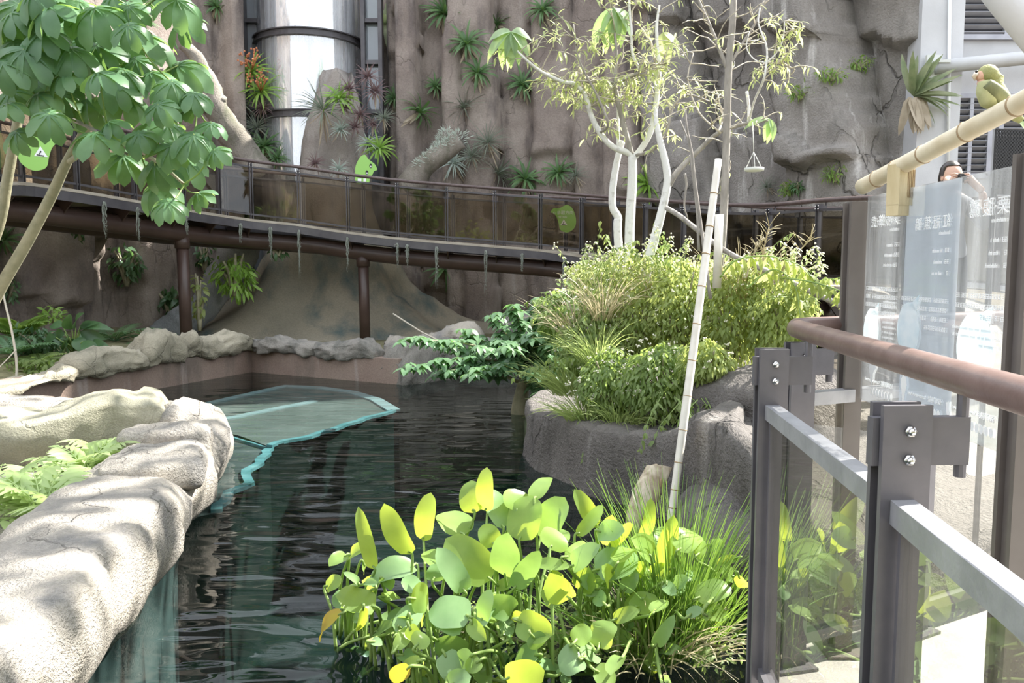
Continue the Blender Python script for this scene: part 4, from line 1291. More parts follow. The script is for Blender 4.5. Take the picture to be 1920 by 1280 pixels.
# picture ovals, the birds inside left as plain pale shapes
def oval(s, h, rs, rh, m, off=0.004, name='picture_oval', tail=None):
    mb = MB()
    mb.add([sp(s + rs * math.cos(a * PI / 16), h + rh * math.sin(a * PI / 16), off) for a in range(32)], [tuple(range(32))])
    if tail: mb.add([sp(s + tail[0] * rs, h + tail[1] * rh, off), sp(s + tail[2] * rs, h + tail[3] * rh, off), sp(s + tail[4] * rs, h + tail[5] * rh, off)], [(0, 1, 2)])
    return mb.build(name, m, sg, smooth=False)
oval(0.075, 0.24, 0.060, 0.085, M['sign_oval'], tail=(0.2, .9, .8, .7, .9, 1.25))
oval(0.335, 0.27, 0.070, 0.085, M['sign_oval'], tail=(0.1, .9, .7, .7, .9, 1.3))
oval(0.700, 0.25, 0.085, 0.095, M['sign_oval'], tail=(0.1, .9, .8, .7, .9, 1.2))
text_block(0.242, 0.085, 0.345, 12, 0.0165, 0.008, False, 91)
text_block(0.545, 0.10, 0.17, 4, 0.016, 0.008, False, 92)
# distribution map shapes on the lower part
def blob(pts, name, off=0.004):
    mb = MB(); mb.add([sp(s, h, off) for s, h in pts], [tuple(range(len(pts)))]); mb.build(name, M['white'], sg, smooth=False)
blob([(0.085, 0.155), (0.115, 0.150), (0.125, 0.125), (0.105, 0.105), (0.100, 0.06), (0.088, 0.075), (0.080, 0.10), (0.070, 0.12)], 'range_map')
blob([(0.318, 0.128), (0.338, 0.122), (0.345, 0.100), (0.334, 0.070), (0.325, 0.030), (0.320, 0.028), (0.318, 0.062), (0.306, 0.090), (0.306, 0.112)], 'range_map')
blob([(0.333, 0.133), (0.350, 0.152), (0.362, 0.172), (0.352, 0.176), (0.345, 0.160), (0.332, 0.146)], 'range_map')
blob([(0.575, 0.085), (0.592, 0.090), (0.596, 0.04), (0.590, 0.03), (0.580, 0.06)], 'range_map')
for k, (s0, s1) in enumerate(B):
    sr = s1 - 0.022
    sign_text('保育等級', sr, 0.072, 0.019)
    sign_text('Conservation level', sr - 0.085, 0.074, 0.015)
    for j in range(7 if k < 2 else 5):
        mb = MB(); c0 = sr - 0.012 - j * 0.0215
        mb.add([sp(c0 + 0.009 * math.cos(a * PI / 8), 0.043 + 0.0125 * math.sin(a * PI / 8), 0.004) for a in range(16)], [tuple(range(16))])
        mb.build('level_dot', M['white'], sg, smooth=False)

# ================================================================ BAMBOO PERCH, BLOCK, BIRD
bp = [P(1617, 350, 2.74), P(1700, 318, 2.50), P(1800, 270, 2.24), P(1920, 200, 1.98), P(2100, 95, 1.68)]
A_, B_ = bp[0], bp[-1]
pd = (B_ - A_).normalized()
perch = thing('bamboo_perch', 'thick pale bamboo perch pole slanting up over the sign with a bird on it', 'perch', A_)
mb = MB(); L = (B_ - A_).length
mb.tube([A_.lerp(B_, i / 20) for i in range(21)], 0.0265, 20)
mb.build('pole', M['bamboo'], perch)
def at_px(a, b, px):
    lo, hi = 0.0, 1.0
    for _ in range(40):
        m = (lo + hi) / 2
        q = a.lerp(b, m)
        u = (q - EYE); fx = u.x; fz = u.y * cP - u.z * sP
        if fx / fz * F + 960 < px: lo = m
        else: hi = m
    return a.lerp(b, (lo + hi) / 2)
for px in (1645, 1680, 1732, 1812, 1905):
    c = at_px(A_, B_, px)
    mb = MB(); mb.tube([c - pd * 0.004, c, c + pd * 0.004], [0.0268, 0.0288, 0.0268], 20); mb.build('node_ring', M['bamboo_node'], perch)
c = at_px(A_, B_, 1812) - V((0.012, 0.024, 0.0)); mb = MB(); mb.tube([c, c - V((0.004, 0.016, -0.004))], 0.006, 8); mb.build('twig_scar', M['bamboo_node'], perch)
c = at_px(A_, B_, 1690)
blk = thing('clamp_block', 'pale grooved timber block hanging from the bamboo perch onto the sign top', 'block', c - V((0, 0, 0.12)))
mb = MB(); Rb = Matrix.Rotation(0.35, 3, 'Z')
mb.box(c + V((0.0, 0, -0.058)), (0.060, 0.05, 0.125), Rb); mb.box(c + Rb @ V((-0.008, 0, 0)) + V((0, 0, -0.135)), (0.044, 0.048, 0.034), Rb)
mb.build('body', M['block'], blk, smooth=False)
mb = MB()
for k in range(5): mb.box(c + Rb @ V((0.004 + k * 0.0062, -0.0262, 0)) + V((0, 0, -0.055)), (0.0016, 0.0016, 0.085), Rb)
mb.build('grooves', M['bamboo_node'], blk, smooth=False)

# small green parrot on the perch
bc = at_px(A_, B_, 1852); bird = thing('parrot', 'small yellow green parrot with pink face perched on the bamboo pole', 'bird', bc + V((0, 0, 0.027)))
up = V((0, 0, 1))
def bpx(x, y, d=0.0):
    q = P(x, y, bc.y + d)
    return q
body_pts = [(1868, 141, 13), (1864, 150, 15.5), (1862, 162, 18), (1866, 178, 21), (1874, 192, 21), (1886, 203, 17), (1900, 214, 11), (1915, 226, 6)]
k = bc.y / F
path_b = [bpx(x, y) for x, y, r in body_pts]
mb = MB(); mb.tube(smooth_path(path_b, 5), [r * k for x, y, r in body_pts], 20)
hc = bpx(1852, 140)
mb.ball(hc, 18.0 * k, 20, 14)
mb.tube([hc, bpx(1862, 152)], [17 * k, 16.0 * k], 18)
o = mb.build('body', M['feather'], bird)
mb = MB(); mb.tube(smooth_path([bpx(1846, 152, -0.012), bpx(1848, 170, -0.012), bpx(1856, 188, -0.012), bpx(1866, 200, -0.008)], 4), [11 * k, 16 * k, 17 * k, 9 * k], 16); mb.build('breast', M['feather_breast'], bird)
mb = MB(); mb.ball(bpx(1839, 143, -0.003), (8 * k, 9 * k, 10 * k), 14, 10); mb.ball(bpx(1841, 156, -0.003), (8 * k, 9 * k, 9 * k), 12, 8); mb.build('face', M['face_pink'], bird)
mb = MB(); mb.tube([bpx(1832, 139, -0.002), bpx(1826, 144, -0.002), bpx(1828, 151, -0.002)], [5.5 * k, 4 * k, 1 * k], 10); mb.build('beak', M['beak'], bird)
mb = MB(); mb.ball(bpx(1831, 134, -0.014), 2.6 * k, 8, 6); mb.build('eye', M['black'], bird)
mb = MB()
w0, w1 = bpx(1850, 156, -0.028), bpx(1900, 208, -0.016)
rings = []
for i in range(13):
    t = i / 12
    p = w0.lerp(w1, t) + V((0, -0.008 * math.sin(PI * t), 0))
    r = 13.5 * k * (math.sin(PI * min(1, t * 0.75 + 0.2)) ** 0.7)
    d = (w1 - w0).normalized(); sidev = d.cross(V((0, 1, 0))).normalized()
    rings.append([p + sidev * (r * math.cos(a * PI / 6)) + V((0, 0.010 * math.sin(a * PI / 6), 0)) for a in range(12)])
mb.loft(rings, True); mb.build('wing', M['wing'], bird)
mb = MB(); mb.leaf(bpx(1896, 206), (bpx(1935, 252) - bpx(1896, 206)).normalized(), V((0.4, -1, 0.3)), 0.085, 0.022, 5, 0.1, 0.2, lambda t: 0.8 if t < 0.8 else 0.5); mb.build('tail', M['canopy_big'], bird)
for dx in (-0.004, 0.012):
    mb = MB()
    a = bpx(1858 + dx * 600, 201); f0 = at_px(A_, B_, 1850 + dx * 900) + V((0, -0.012, 0.024))
    mb.tube([a, f0], 0.0032, 6)
    for s_ in (-1, 1):
        mb.tube([f0, f0 + pd * 0.010 * s_ + V((0, -0.006, 0.002)), f0 + pd * 0.013 * s_ + V((0, -0.012, -0.010))], [0.0024, 0.002, 0.0012], 5)
    mb.build('foot', M['beak'], bird)

# ================================================================ PERSON WITH A CAMERA BEHIND THE SIGN
def person():
    d = 6.5
    hx = P(1780, 333, d)
    pr = thing('person', 'dark haired person in a grey shirt holding a camera to the face behind the sign', 'person', (hx.x, hx.y, hx.z - 1.55))
    fz = hx.z - 1.55
    x, y = hx.x, hx.y
    vs = [(x, y, fz + 0.92), (x, y, fz + 1.12), (x, y, fz + 1.28), (x, y, fz + 1.38), (x, y - 0.02, fz + 1.46),
          (x - 0.17, y, fz + 1.33), (x - 0.27, y - 0.06, fz + 1.12), (x - 0.17, y - 0.24, fz + 1.38),
          (x + 0.17, y, fz + 1.33), (x + 0.28, y - 0.06, fz + 1.14), (x + 0.13, y - 0.24, fz + 1.42),
          (x - 0.10, y, fz + 0.86), (x - 0.11, y - 0.01, fz + 0.48), (x - 0.11, y + 0.02, fz + 0.09), (x - 0.12, y - 0.12, fz + 0.035),
          (x + 0.10, y, fz + 0.86), (x + 0.11, y - 0.01, fz + 0.48), (x + 0.11, y + 0.02, fz + 0.09), (x + 0.12, y - 0.12, fz + 0.035)]
    es = [(0, 1), (1, 2), (2, 3), (3, 4), (3, 5), (5, 6), (6, 7), (3, 8), (8, 9), (9, 10), (0, 11), (11, 12), (12, 13), (13, 14), (0, 15), (15, 16), (16, 17), (17, 18)]
    rad = [0.14, 0.13, 0.15, 0.11, 0.05, 0.065, 0.045, 0.028, 0.065, 0.045, 0.028, 0.09, 0.06, 0.045, 0.035, 0.09, 0.06, 0.045, 0.035]
    me = bpy.data.meshes.new('body')
    og = ORIGIN[pr.as_pointer()]
    me.from_pydata([(a - og.x, b - og.y, c_ - og.z) for a, b, c_ in vs], es, [])
    o = bpy.data.objects.new('body', me); C.objects.link(o)
    sk = o.modifiers.new('skin', 'SKIN')
    for i, r in enumerate(rad):
        me.skin_vertices[0].data[i].radius = (r, r * (0.75 if i in (0, 1, 2, 3) else 1))
    me.skin_vertices[0].data[0].use_root = True
    o.modifiers.new('sub', 'SUBSURF').levels = 2
    dg = bpy.context.evaluated_depsgraph_get()
    m2 = bpy.data.meshes.new_from_object(o.evaluated_get(dg)); bpy.data.objects.remove(o)
    m2.name = 'body'
    for k_ in ('skin', 'shirt', 'trousers'): m2.materials.append(M[k_])
    for f in m2.polygons:
        c_ = f.center + og
        f.use_smooth = True
        f.material_index = 2 if c_.z < fz + 0.92 else (1 if c_.z < fz + 1.40 and c_.y > y - 0.17 else 0)
    b = bpy.data.objects.new('body', m2); C.objects.link(b); b.parent = pr
    ORIGIN[b.as_pointer()] = og.copy()
    hc = V((x, y - 0.03, fz + 1.555))
    mb = MB(); mb.ball(hc, (0.075, 0.092, 0.108), 20, 14); mb.tube([V((x, y - 0.02, fz + 1.40)), hc], 0.05, 12)
    mb.ball(hc + V((0, -0.092, -0.012)), (0.013, 0.017, 0.024), 8, 6)
    for s_ in (-1, 1): mb.ball(hc + V((s_ * 0.076, 0.0, -0.01)), (0.01, 0.02, 0.03), 8, 6)
    hd = mb.build('head', M['skin'], pr)
    mb = MB()
    for s_ in (-1, 1): mb.ball(hc + V((s_ * 0.030, -0.083, 0.012)), (0.013, 0.008, 0.008), 8, 6)
    mb.build('eyes', M['black'], hd)
    mb = MB(); mb.ball(hc + V((0, -0.088, -0.055)), (0.024, 0.008, 0.007), 8, 6); mb.build('mouth', M['face_pink'], hd)
    mb = MB(); rr = []
    for i in range(12):
        th = PI * 0.62 * i / 11
        rr.append([hc + V((0.086 * math.sin(th) * math.cos(a), 0.012 + 0.100 * math.sin(th) * math.sin(a), 0.010 + 0.118 * math.cos(th) - (0.03 * (th > 1.2)) * (0.5 + 0.5 * math.sin(a)))) if (math.sin(a) > -0.45 or th < 0.95) else hc + V((0.080 * math.sin(0.95) * math.cos(a), 0.012 + 0.098 * math.sin(0.95) * math.sin(a), 0.012 + 0.116 * math.cos(0.95))) for a in [2 * PI * k_ / 24 for k_ in range(24)]])
    mb.loft(rr, False); mb.build('hair', M['hair'], pr)
    for s_ in (-1, 1):
        h0 = V((x - 0.17, y - 0.24, fz + 1.38)) if s_ < 0 else V((x + 0.13, y - 0.24, fz + 1.42))
        cc = hc + V((0.075 * s_ - 0.02, -0.15, -0.03))
        mb = MB(); mb.tube([h0, h0.lerp(cc, 0.6), cc], [0.028, 0.030, 0.034], 10)
        for f_ in range(4):
            b0 = cc + V((0, -0.005, 0.028 - 0.017 * f_)); mb.tube([b0, b0 + V((-s_ * 0.022, -0.02, 0.004)), b0 + V((-s_ * 0.05, -0.016, 0.0))], [0.0095, 0.009, 0.007], 6)
        mb.tube([cc + V((0, 0, -0.02)), cc + V((-s_ * 0.03, 0.01, -0.035))], [0.011, 0.008], 6)
        mb.build('hand', M['skin'], pr)
    cm = thing('camera_held', 'small black camera held up before the dark haired face', 'camera', hc + V((-0.02, -0.15, -0.06)))
    cm.name = 'compact_camera'
    mb = MB(); mb.box(hc + V((-0.02, -0.155, -0.03)), (0.11, 0.035, 0.065)); mb.tube([hc + V((-0.02, -0.17, -0.03)), hc + V((-0.02, -0.21, -0.03))], 0.024, 14); mb.build('body', M['black'], cm, smooth=False)
    mb = MB(); mb.box(hc + V((-0.02, -0.155, 0.005)), (0.10, 0.03, 0.006)); mb.build('silver_trim', M['chrome'], cm, smooth=False)
    return fz, x, y
pfz, ppx, ppy = person()
# ramp landing that carries the person, joining bridge and deck
mb = MB()
L_ = [(near_top[-1], far_top[-1])]
a0, b0 = near_top[-1] + V((0, 0, -HR)), far_top[-1] + V((0, 0, -HR))
seq = [(a0, b0), (V((2.95, 5.7, 0.72)), V((4.3, 5.0, 0.72))), (V((2.75, 4.8, 0.5)), V((4.3, 4.3, 0.5))), (V((2.6, 3.7, 0.3)), V((4.2, 3.7, 0.3)))]
mb.loft([[a, b, b - V((0, 0, 0.1)), a - V((0, 0, 0.1))] for a, b in seq], True)
struct(mb.build('floor_ramp', M['concrete'], smooth=False))

# black mesh crate on the right behind the sign, and a leafy twig beside it
cr = thing('mesh_crate', 'black plastic mesh crate standing high behind the right sign post', 'crate', P(1890, 320, 3.4))
def lattice(p0, ux, uy, nx, ny, w, name):
    mb = MB()
    for i in range(nx + 1): mb.beam(p0 + ux * (i / nx), p0 + ux * (i / nx) + uy, w, 0.004, ux.cross(uy))
    for j in range(ny + 1): mb.beam(p0 + uy * (j / ny), p0 + uy * (j / ny) + ux, w, 0.004, ux.cross(uy))
    mb.build(name, M['black'], cr, smooth=False)
c0 = P(1862, 352, 3.4)
ux, uy, uz = V((0.32, 0.06, 0)), V((0, 0, 0.24)), V((0.16, 0.25, 0))
lattice(c0, ux, uy, 22, 16, 0.009, 'front_mesh'); lattice(c0 + uz, ux, uy, 22, 16, 0.009, 'back_mesh'); lattice(c0, uz, uy, 16, 16, 0.009, 'side_mesh'); lattice(c0, ux, uz, 22, 16, 0.009, 'base_mesh')
mb = MB()
for q in (c0, c0 + ux, c0 + uz, c0 + ux + uz): mb.tube([V((q.x, q.y, q.z)), V((q.x, q.y, DZ))], 0.008, 6)
mb.build('stand', M['black'], cr)

# ================================================================ PLANTS
rnd = random.Random(77)
U = rnd.uniform
def rv(a=1.0): return V((U(-a, a), U(-a, a), U(-a, a)))

# ---------------------------------------------------------------- bromeliads on the cliff (one of each kind, then copies)
def rosette(name, n, L, W, m, arch, skirt=0, seed=0, spiky=False, bloom=False):
    r = random.Random(seed)
    root = thing(name, 'x', 'bromeliad', (0, 0, 0))
    mb = MB()
    for i in range(n):
        a = i * 2.399 + r.uniform(-.2, .2)
        t = i / n
        el = lerp(1.35, 0.15, t ** 0.8) + r.uniform(-.12, .12)
        d = V((math.cos(a) * math.cos(el), math.sin(a) * math.cos(el), math.sin(el)))
        nr = V((-math.cos(a) * math.sin(el), -math.sin(a) * math.sin(el), math.cos(el)))
        mb.leaf(V((d.x, d.y, 0)) * 0.02, d, nr, L * r.uniform(.75, 1.1), W * r.uniform(.8, 1.1), 6, arch * r.uniform(.6, 1.3), 0.35, lambda t: (0.75 + 0.5 * t) * (1 - t ** 3) if not spiky else (1 - t) ** 0.7)
    mb.build('rosette', m, root)
    if skirt:
        mb = MB()
        for i in range(skirt):
            a = r.uniform(0, 2 * PI)
            d = V((math.cos(a) * 0.35 , math.sin(a) * 0.35, -0.5)) + V((0, 0, 0))
            mb.leaf(V((0, 0, 0)), d, V((math.cos(a), math.sin(a), 0.4)), L * r.uniform(.7, 1.15), W * 1.15, 5, 0.6 * r.uniform(-.6, 1), 0.4, lambda t: (0.8 + 0.4 * t) * (1 - t ** 3))
        mb.build('dead_leaves', M['dead'], root)
    if bloom:
        mb = MB()
        for i in range(5):
            mb.tube([V((0, 0, 0)), V((r.uniform(-.2, .2), r.uniform(-.2, .2), L * 0.8))], 0.012, 5)
            for j in range(8): mb.ball(V((r.uniform(-.2, .2), r.uniform(-.2, .2), L * r.uniform(.5, .9))), 0.02, 5, 3)
        mb.build('bloom', M['pink'], root)
    return root
PROTO = {
    'green': rosette('bromeliad', 30, 0.42, 0.055, M['brom_green'], 1.0, 12, 1),
    'bright': rosette('bromeliad', 34, 0.44, 0.05, M['brom_bright'], 0.9, 0, 2),
    'thin': rosette('air_plant', 46, 0.48, 0.022, M['brom_grey'], 0.7, 8, 3, True),
    'silver': rosette('air_plant', 30, 0.42, 0.045, M['brom_silver'], 1.0, 6, 4, True),
    'pale': rosette('bromeliad', 34, 0.46, 0.06, M['brom_pale'], 1.0, 26, 5),
    'purple': rosette('air_plant', 34, 0.36, 0.04, M['brom_purple'], 0.9, 4, 6, True),
    'red': rosette('bromeliad', 30, 0.46, 0.045, M['brom_bright'], 1.1, 6, 7, False, True),
}
used = set()
def put(kind, px, py, size, label, loc=None, nrm=None, roll=0.0, up=0.75, group='bromeliads on the rock face'):
    pr = PROTO[kind]
    if loc is None:
        loc, nrm = on_cliff(px, py + size * 0.18)
        loc = loc - ray(px, py).normalized() * 0.12
    o = pr if kind not in used else copy_tree(pr)
    used.add(kind)
    ax = (V((nrm.x, nrm.y, 0)).normalized() * 0.9 + V((0, 0, up))).normalized()
    q = ax.to_track_quat('Z', 'Y')
    o.rotation_mode = 'QUATERNION'
    o.rotation_quaternion = q @ Matrix.Rotation(U(0, 6.28), 3, 'Z').to_quaternion()
    s = size / F * loc.y / 0.60
    o.scale = (s, s, s)
    o.location = loc + V((nrm.x, nrm.y, 0)).normalized() * 0.02
    o['label'] = label; o['group'] = group
    # skirt hangs down on the wall side
    return o
BR = [
 ('pale', 722, 28, 92, 'big pale bromeliad with long dead skirt beside the lift top'),
 ('green', 832, 14, 70, 'green bromeliad at the photo top edge, next right of the big pale one'),
 ('green', 877, 72, 66, 'broad green bromeliad with pale hanging skirt high on the rock, above a smaller one'),
 ('green', 896, 128, 56, 'green bromeliad just below the broad one with the pale skirt'),
 ('green', 817, 156, 40, 'small dark bromeliad alone between the lift shaft and the upper bromeliads'),
 ('green', 740, 178, 44, 'small dark bromeliad next to the purple air plants of the trunk top'),
 ('green', 783, 200, 64, 'wide dark green bromeliad in the middle of the rock face'),
 ('thin', 873, 190, 70, 'large thin leaved grey air plant in the middle of the rock face'),
 ('green', 980, 150, 60, 'green bromeliad with tan skirt below the broad pale tree leaf'),
 ('green', 1019, 10, 56, 'green bromeliad with brown skirt at the photo top edge above the white trees'),
 ('green', 936, 40, 46, 'dim bromeliad half hidden behind the broad pale tree leaf'),
 ('thin', 916, 258, 62, 'upper one of two dusky air plants right of the mossy stub'),
 ('thin', 886, 284, 56, 'lower dusky air plant touching its twin right of the mossy stub'),
 ('silver', 850, 296, 58, 'silvery bromeliad right against the mossy stub'),
 ('thin', 930, 312, 76, 'wide dark air plant just above the handrail under the two dusky ones'),
 ('green', 984, 326, 60, 'dark bromeliad resting just above the handrail, left of its neighbour'),
 ('green', 1050, 314, 56, 'dark bromeliad above the handrail nearest the white trunks'),
 ('thin', 1081, 324, 40, 'small brownish air plant above the handrail beside the white trunks'),
 ('bright', 1212, 336, 66, 'yellow green grassy clump on the rock between the white trunks'),
 ('green', 256, 26, 66, 'bromeliad with pale skirt behind the upper umbrella leaves'),
 ('green', 405, 6, 48, 'small bromeliad at the photo top edge left of the lift shaft'),
 ('red', 472, 128, 62, 'tall bright bromeliad with orange bloom at the left edge of the lift shaft'),
 ('red', 490, 165, 60, 'orange flowered bromeliad below the tall one beside the lift shaft'),
 ('thin', 452, 186, 50, 'dull air plant left of the orange flowered bromeliads'),
 ('purple', 492, 196, 48, 'brownish air plant against the lower left of the lift shaft'),
 ('silver', 442, 224, 44, 'silvery air plant beside the leaning bare branch'),
 ('thin', 482, 232, 50, 'dusky air plant under the brownish one beside the lift shaft'),
 ('green', 495, 268, 58, 'dark bromeliad just above the handrail at the foot of the bare branch'),
 ('thin', 462, 275, 52, 'dusky air plant on the handrail side of the bare branch foot'),
 ('green', 520, 290, 40, 'small dark bromeliad low in front of the lift shaft'),
 ('green', 12, 440, 60, 'bromeliad on the rock below the bridge at the far left edge'),
 ('green', 832, 492, 64, 'bromeliad with papery skirt hanging under the bridge deck'),
 ('thin', 1440, 345, 40, 'faint wispy air plant low on the grey slab rock'),
]
for k, x, y, s, lab in BR:
    if 430 < x < 530 and y > 100:
        put(k, x, y, s, lab, P(x, y + 8, 20.3), V((0.1, -1, 0)))
    else: put(k, x, y, s, lab)
for k, x, y, s, lab in [('thin', 607, 200, 84, 'spiky grass like air plant on the left shoulder of the trunk top'),
    ('bright', 636, 178, 56, 'pale green air plant at the left of the trunk top crown'),
    ('purple', 655, 160, 46, 'dark purple air plant crowning the trunk top'),
    ('purple', 690, 138, 52, 'purple grey air plant at the highest point beside the lift shaft'),
    ('purple', 704, 165, 50, 'purple grey air plant on the right shoulder of the trunk top'),
    ('purple', 648, 196, 34, 'small reddish air plant on the trunk face below its crown'),
    ('purple', 676, 208, 40, 'dark air plant on the trunk face right of the reddish one'),
    ('silver', 640, 236, 40, 'silvery air plant midway down the trunk face'),
    ('purple', 666, 232, 40, 'brown air plant midway down the trunk face'),
    ('purple', 700, 226, 34, 'small brown air plant on the right flank of the trunk'),
    ('thin', 720, 214, 36, 'pale wispy air plant right of the trunk'),
    ('silver', 690, 262, 42, 'drooping silvery air plant above the leaf sign'),
    ('bright', 711, 272, 54, 'bright green bromeliad right above the leaf sign'),
    ('purple', 592, 300, 40, 'dark air plant low on the left of the trunk at the handrail'),
    ('silver', 636, 310, 36, 'curled silvery air plant at the foot of the trunk on the handrail')]:
    put(k, x, y, s, lab, P(x, y + 8, 18.95), V((0.1, -1, 0)), group='bromeliads on the trunk')
# the big bromeliad on the right plaster corner
bb = thing('bromeliad', 'largest bromeliad, broad olive leaves and papery skirt on the plaster corner', 'bromeliad', P(1722, 188, 15.2))
mb = MB(); c0 = P(1712, 180, 15.15)
for i in range(22):
    a = lerp(-0.6, 2.2, (i + .5) / 22) + U(-.1, .1)
    d = V((math.cos(a - 0.1) , U(-.7, .1), math.sin(a) ))
    mb.leaf(c0, d, V((-math.sin(a), -0.9, math.cos(a))), U(.6, .88), 0.125, 6, U(.1, .5), .3, lambda t: (0.8 + .4 * t) * (1 - t ** 4))
mb.build('rosette', M['olive'], bb)
mb = MB()
for i in range(16):
    mb.leaf(c0 + V((U(-.1, .15), -.05, -.02)), V((U(-.25, .4), U(-.3, .0), -1)), V((U(-.3, .3), -1, 0)), U(.5, .78), 0.16, 6, U(-.2, .4), .4, lambda t: (0.9 + .2 * t) * (1 - t ** 4))
mb.build('dead_leaves', M['dead'], bb)

# ---------------------------------------------------------------- leafy clumps and vines
def shrub(name, label, c, rad, n, m, size, cat='plant', hang=0.3, group=None, stems=6, base=None, flower=0, w=0.4, nseg=3, seed=0, stem_m=None, shell=0.5):
    """stems from the base fan out through an ellipsoid, leaves of their own sit along and around them"""
    r = random.Random(seed + int(c.x * 100) + int(c.z * 10))
    base = base if base is not None else V((c.x, c.y, c.z - rad[2]))
    root = thing(name, label, cat, base, group)
    tips = []
    mb = MB()
    for i in range(stems):
        a = r.uniform(0, 2 * PI); e = r.uniform(-.2, 1)
        tip = c + V((math.cos(a) * rad[0] * .8 * math.sqrt(1 - e * e * .6), math.sin(a) * rad[1] * .8, e * rad[2] * .9))
        md = base.lerp(tip, .5) + V((0, 0, rad[2] * .25))
        mb.tube(smooth_path([base, md, tip], 4), [0.02 * size / .08, .008 * size / .08], 5)
    mb.build('stems', stem_m or M['bark_green'], root)
    mb = MB()
    for i in range(n):
        while True:
            q = V((r.uniform(-1, 1), r.uniform(-1, 1), r.uniform(-1, 1)))
            if shell * shell * r.random() < q.length_squared <= 1: break
        q2 = V((q.x * rad[0], q.y * rad[1], q.z * rad[2]))
        kk = 1 + 0.45 * noise.noise((c + q2) * 3) + 0.15 * noise.noise((c + q2) * 9)
        p = c + q2 * kk
        d = (V((q.x, q.y, q.z * .4)) + V((r.uniform(-1, 1), r.uniform(-1, 1), r.uniform(-.8, .8))) * .8 + V((0, 0, -hang * 2)))
        nr = V((q.x * .5 + r.uniform(-.7, .7), q.y * .5 + r.uniform(-.7, .7) - .2, 1 - hang))
        L = size * r.uniform(.6, 1.3)
        mb.leaf(p, d, nr, L, L * w, nseg, r.uniform(.2, .9), .25)
    stuff(mb.build('foliage', m, root))
    if flower:
        mb = MB()
        for i in range(flower):
            q = V((r.uniform(-1, 1), r.uniform(-1, .3), r.uniform(-.6, 1))).normalized()
            p = c + V((q.x * rad[0], q.y * rad[1], q.z * rad[2])) * r.uniform(.95, 1.15)
            for k in range(4): mb.ball(p + V((r.uniform(-.012, .012), r.uniform(-.012, .012), r.uniform(-.008, .012))), 0.006, 5, 3)
        stuff(mb.build('flowers', M['flower'], root))
    return root
def px_shrub(name, label, x, y, rx, ry, d, n, m, size, **kw):
    c = P(x, y, d); k = d / F
    return shrub(name, label, c, (rx * k, kw.pop('depth', rx * k * .8), ry * k), n, m, size, **kw)
def on(x, y, dd=0.15):
    l, n_ = on_cliff(x, y); return l - ray(x, y).normalized() * dd
for x, y, rx, ry, n, sz, m, lab, seed in [
    (236, 494, 30, 42, 130, .20, 'shrub', 'leafy green vine climbing the rock above the far bank, under the bridge', 1),
    (384, 478, 18, 34, 70, .18, 'dark_leaf', 'dark leafy vine just right of the left bridge column', 2),
    (150, 425, 12, 26, 40, .16, 'dark_leaf', 'small trailing plant on the rock under the bridge near the slanting trunk', 3),
    (318, 560, 26, 34, 70, .26, 'dark_leaf', 'dark strap leaved plant at the foot of the rock left of the left column', 4),
    (15, 545, 20, 24, 60, .14, 'shrub', 'small leafy plant on the rock at the left photo edge', 5)]:
    c = on(x, y, .25); k = c.y / F
    shrub('wall_vine', lab, c, (rx * k, .12, ry * k), n, M[m], sz, hang=.4, seed=seed)
px_shrub('leafy_epiphyte', 'bushy bright green plant lodged between the buttress root and the trunk flare', 440, 512, 34, 42, 17.2, 260, M['brom_bright'], .24, hang=.35, w=.25)
px_shrub('leafy_epiphyte', 'thin vine with small leaves right beside the left column foot', 372, 560, 14, 60, 16.2, 60, M['weed'], .16, hang=.3)
px_shrub('leafy_epiphyte', 'small dark plant sprouting at the top of the painted trunk under the deck', 522, 470, 14, 10, 17.3, 40, M['dark_leaf'], .16)
# ferns on the grey slab
for x, y, rx, ry, lab in [(1610, 118, 26, 12, 'bright fern tuft along the sloping crack, nearest the plaster corner'), (1560, 138, 30, 12, 'pale fern tuft midway along the sloping rock crack'), (1500, 172, 30, 14, 'pale fern tuft at the lower end of the sloping rock crack'), (1565, 325, 24, 16, 'feathery fern low on the grey slab rock'), (1480, 352, 22, 12, 'small fern low on the grey rock just above the handrail'), (1495, 350, 8, 8, 'tiny fern beside another low on the grey rock')]:
    c = on(x, y, .1); k = c.y / F
    shrub('rock_fern', lab, c, (rx * k, .12, ry * k), 150, M['fern'] if rx > 10 else M['shrub'], .12, hang=.1, w=.22, seed=x)

# ---------------------------------------------------------------- far bank at the left
def fern(name, label, base, n, L, m, W=0.22, spread=1.0, el=(.5, 1.2), seed=0, lob=14, group=None, face=None, lw=0.3):
    r = random.Random(seed + 9)
    root = thing(name, label, 'fern', base, group)
    for i in range(n):
        a = 2 * PI * i / n + r.uniform(-.3, .3) if face is None else face + r.uniform(-1.4, 1.4)
        e = r.uniform(*el)
        LL = L * r.uniform(.7, 1.1)
        pts = []
        for j in range(lob + 1):
            t = j / lob
            rad_ = LL * (t * math.cos(e) * spread + .25 * t * t)
            pts.append(base + V((math.cos(a) * rad_, math.sin(a) * rad_, LL * (t * math.sin(e) - .45 * t * t))))
        mb = MB()
        mb.tube(pts, [0.012 * L, 0.003 * L], 4)
        for j in range(2, lob):
            t = j / lob
            d = (pts[j + 1] - pts[j - 1]).normalized()
            sd_ = d.cross(V((0, 0, 1))).normalized()
            upn = sd_.cross(d)
            w = W * LL * (math.sin(PI * min(1, t * .85 + .12))) ** .8
            for s_ in (-1, 1):
                mb.leaf(pts[j], sd_ * s_ + d * .55, upn, w, w * lw, 3, .3, .2)
        mb.leaf(pts[-2], pts[-1] - pts[-2], V((0, -.3, 1)), W * LL * .6, W * LL * .2, 3)
        mb.build('frond', m, root)
    return root
def gz(x, y): return G(x, y, 0.45)
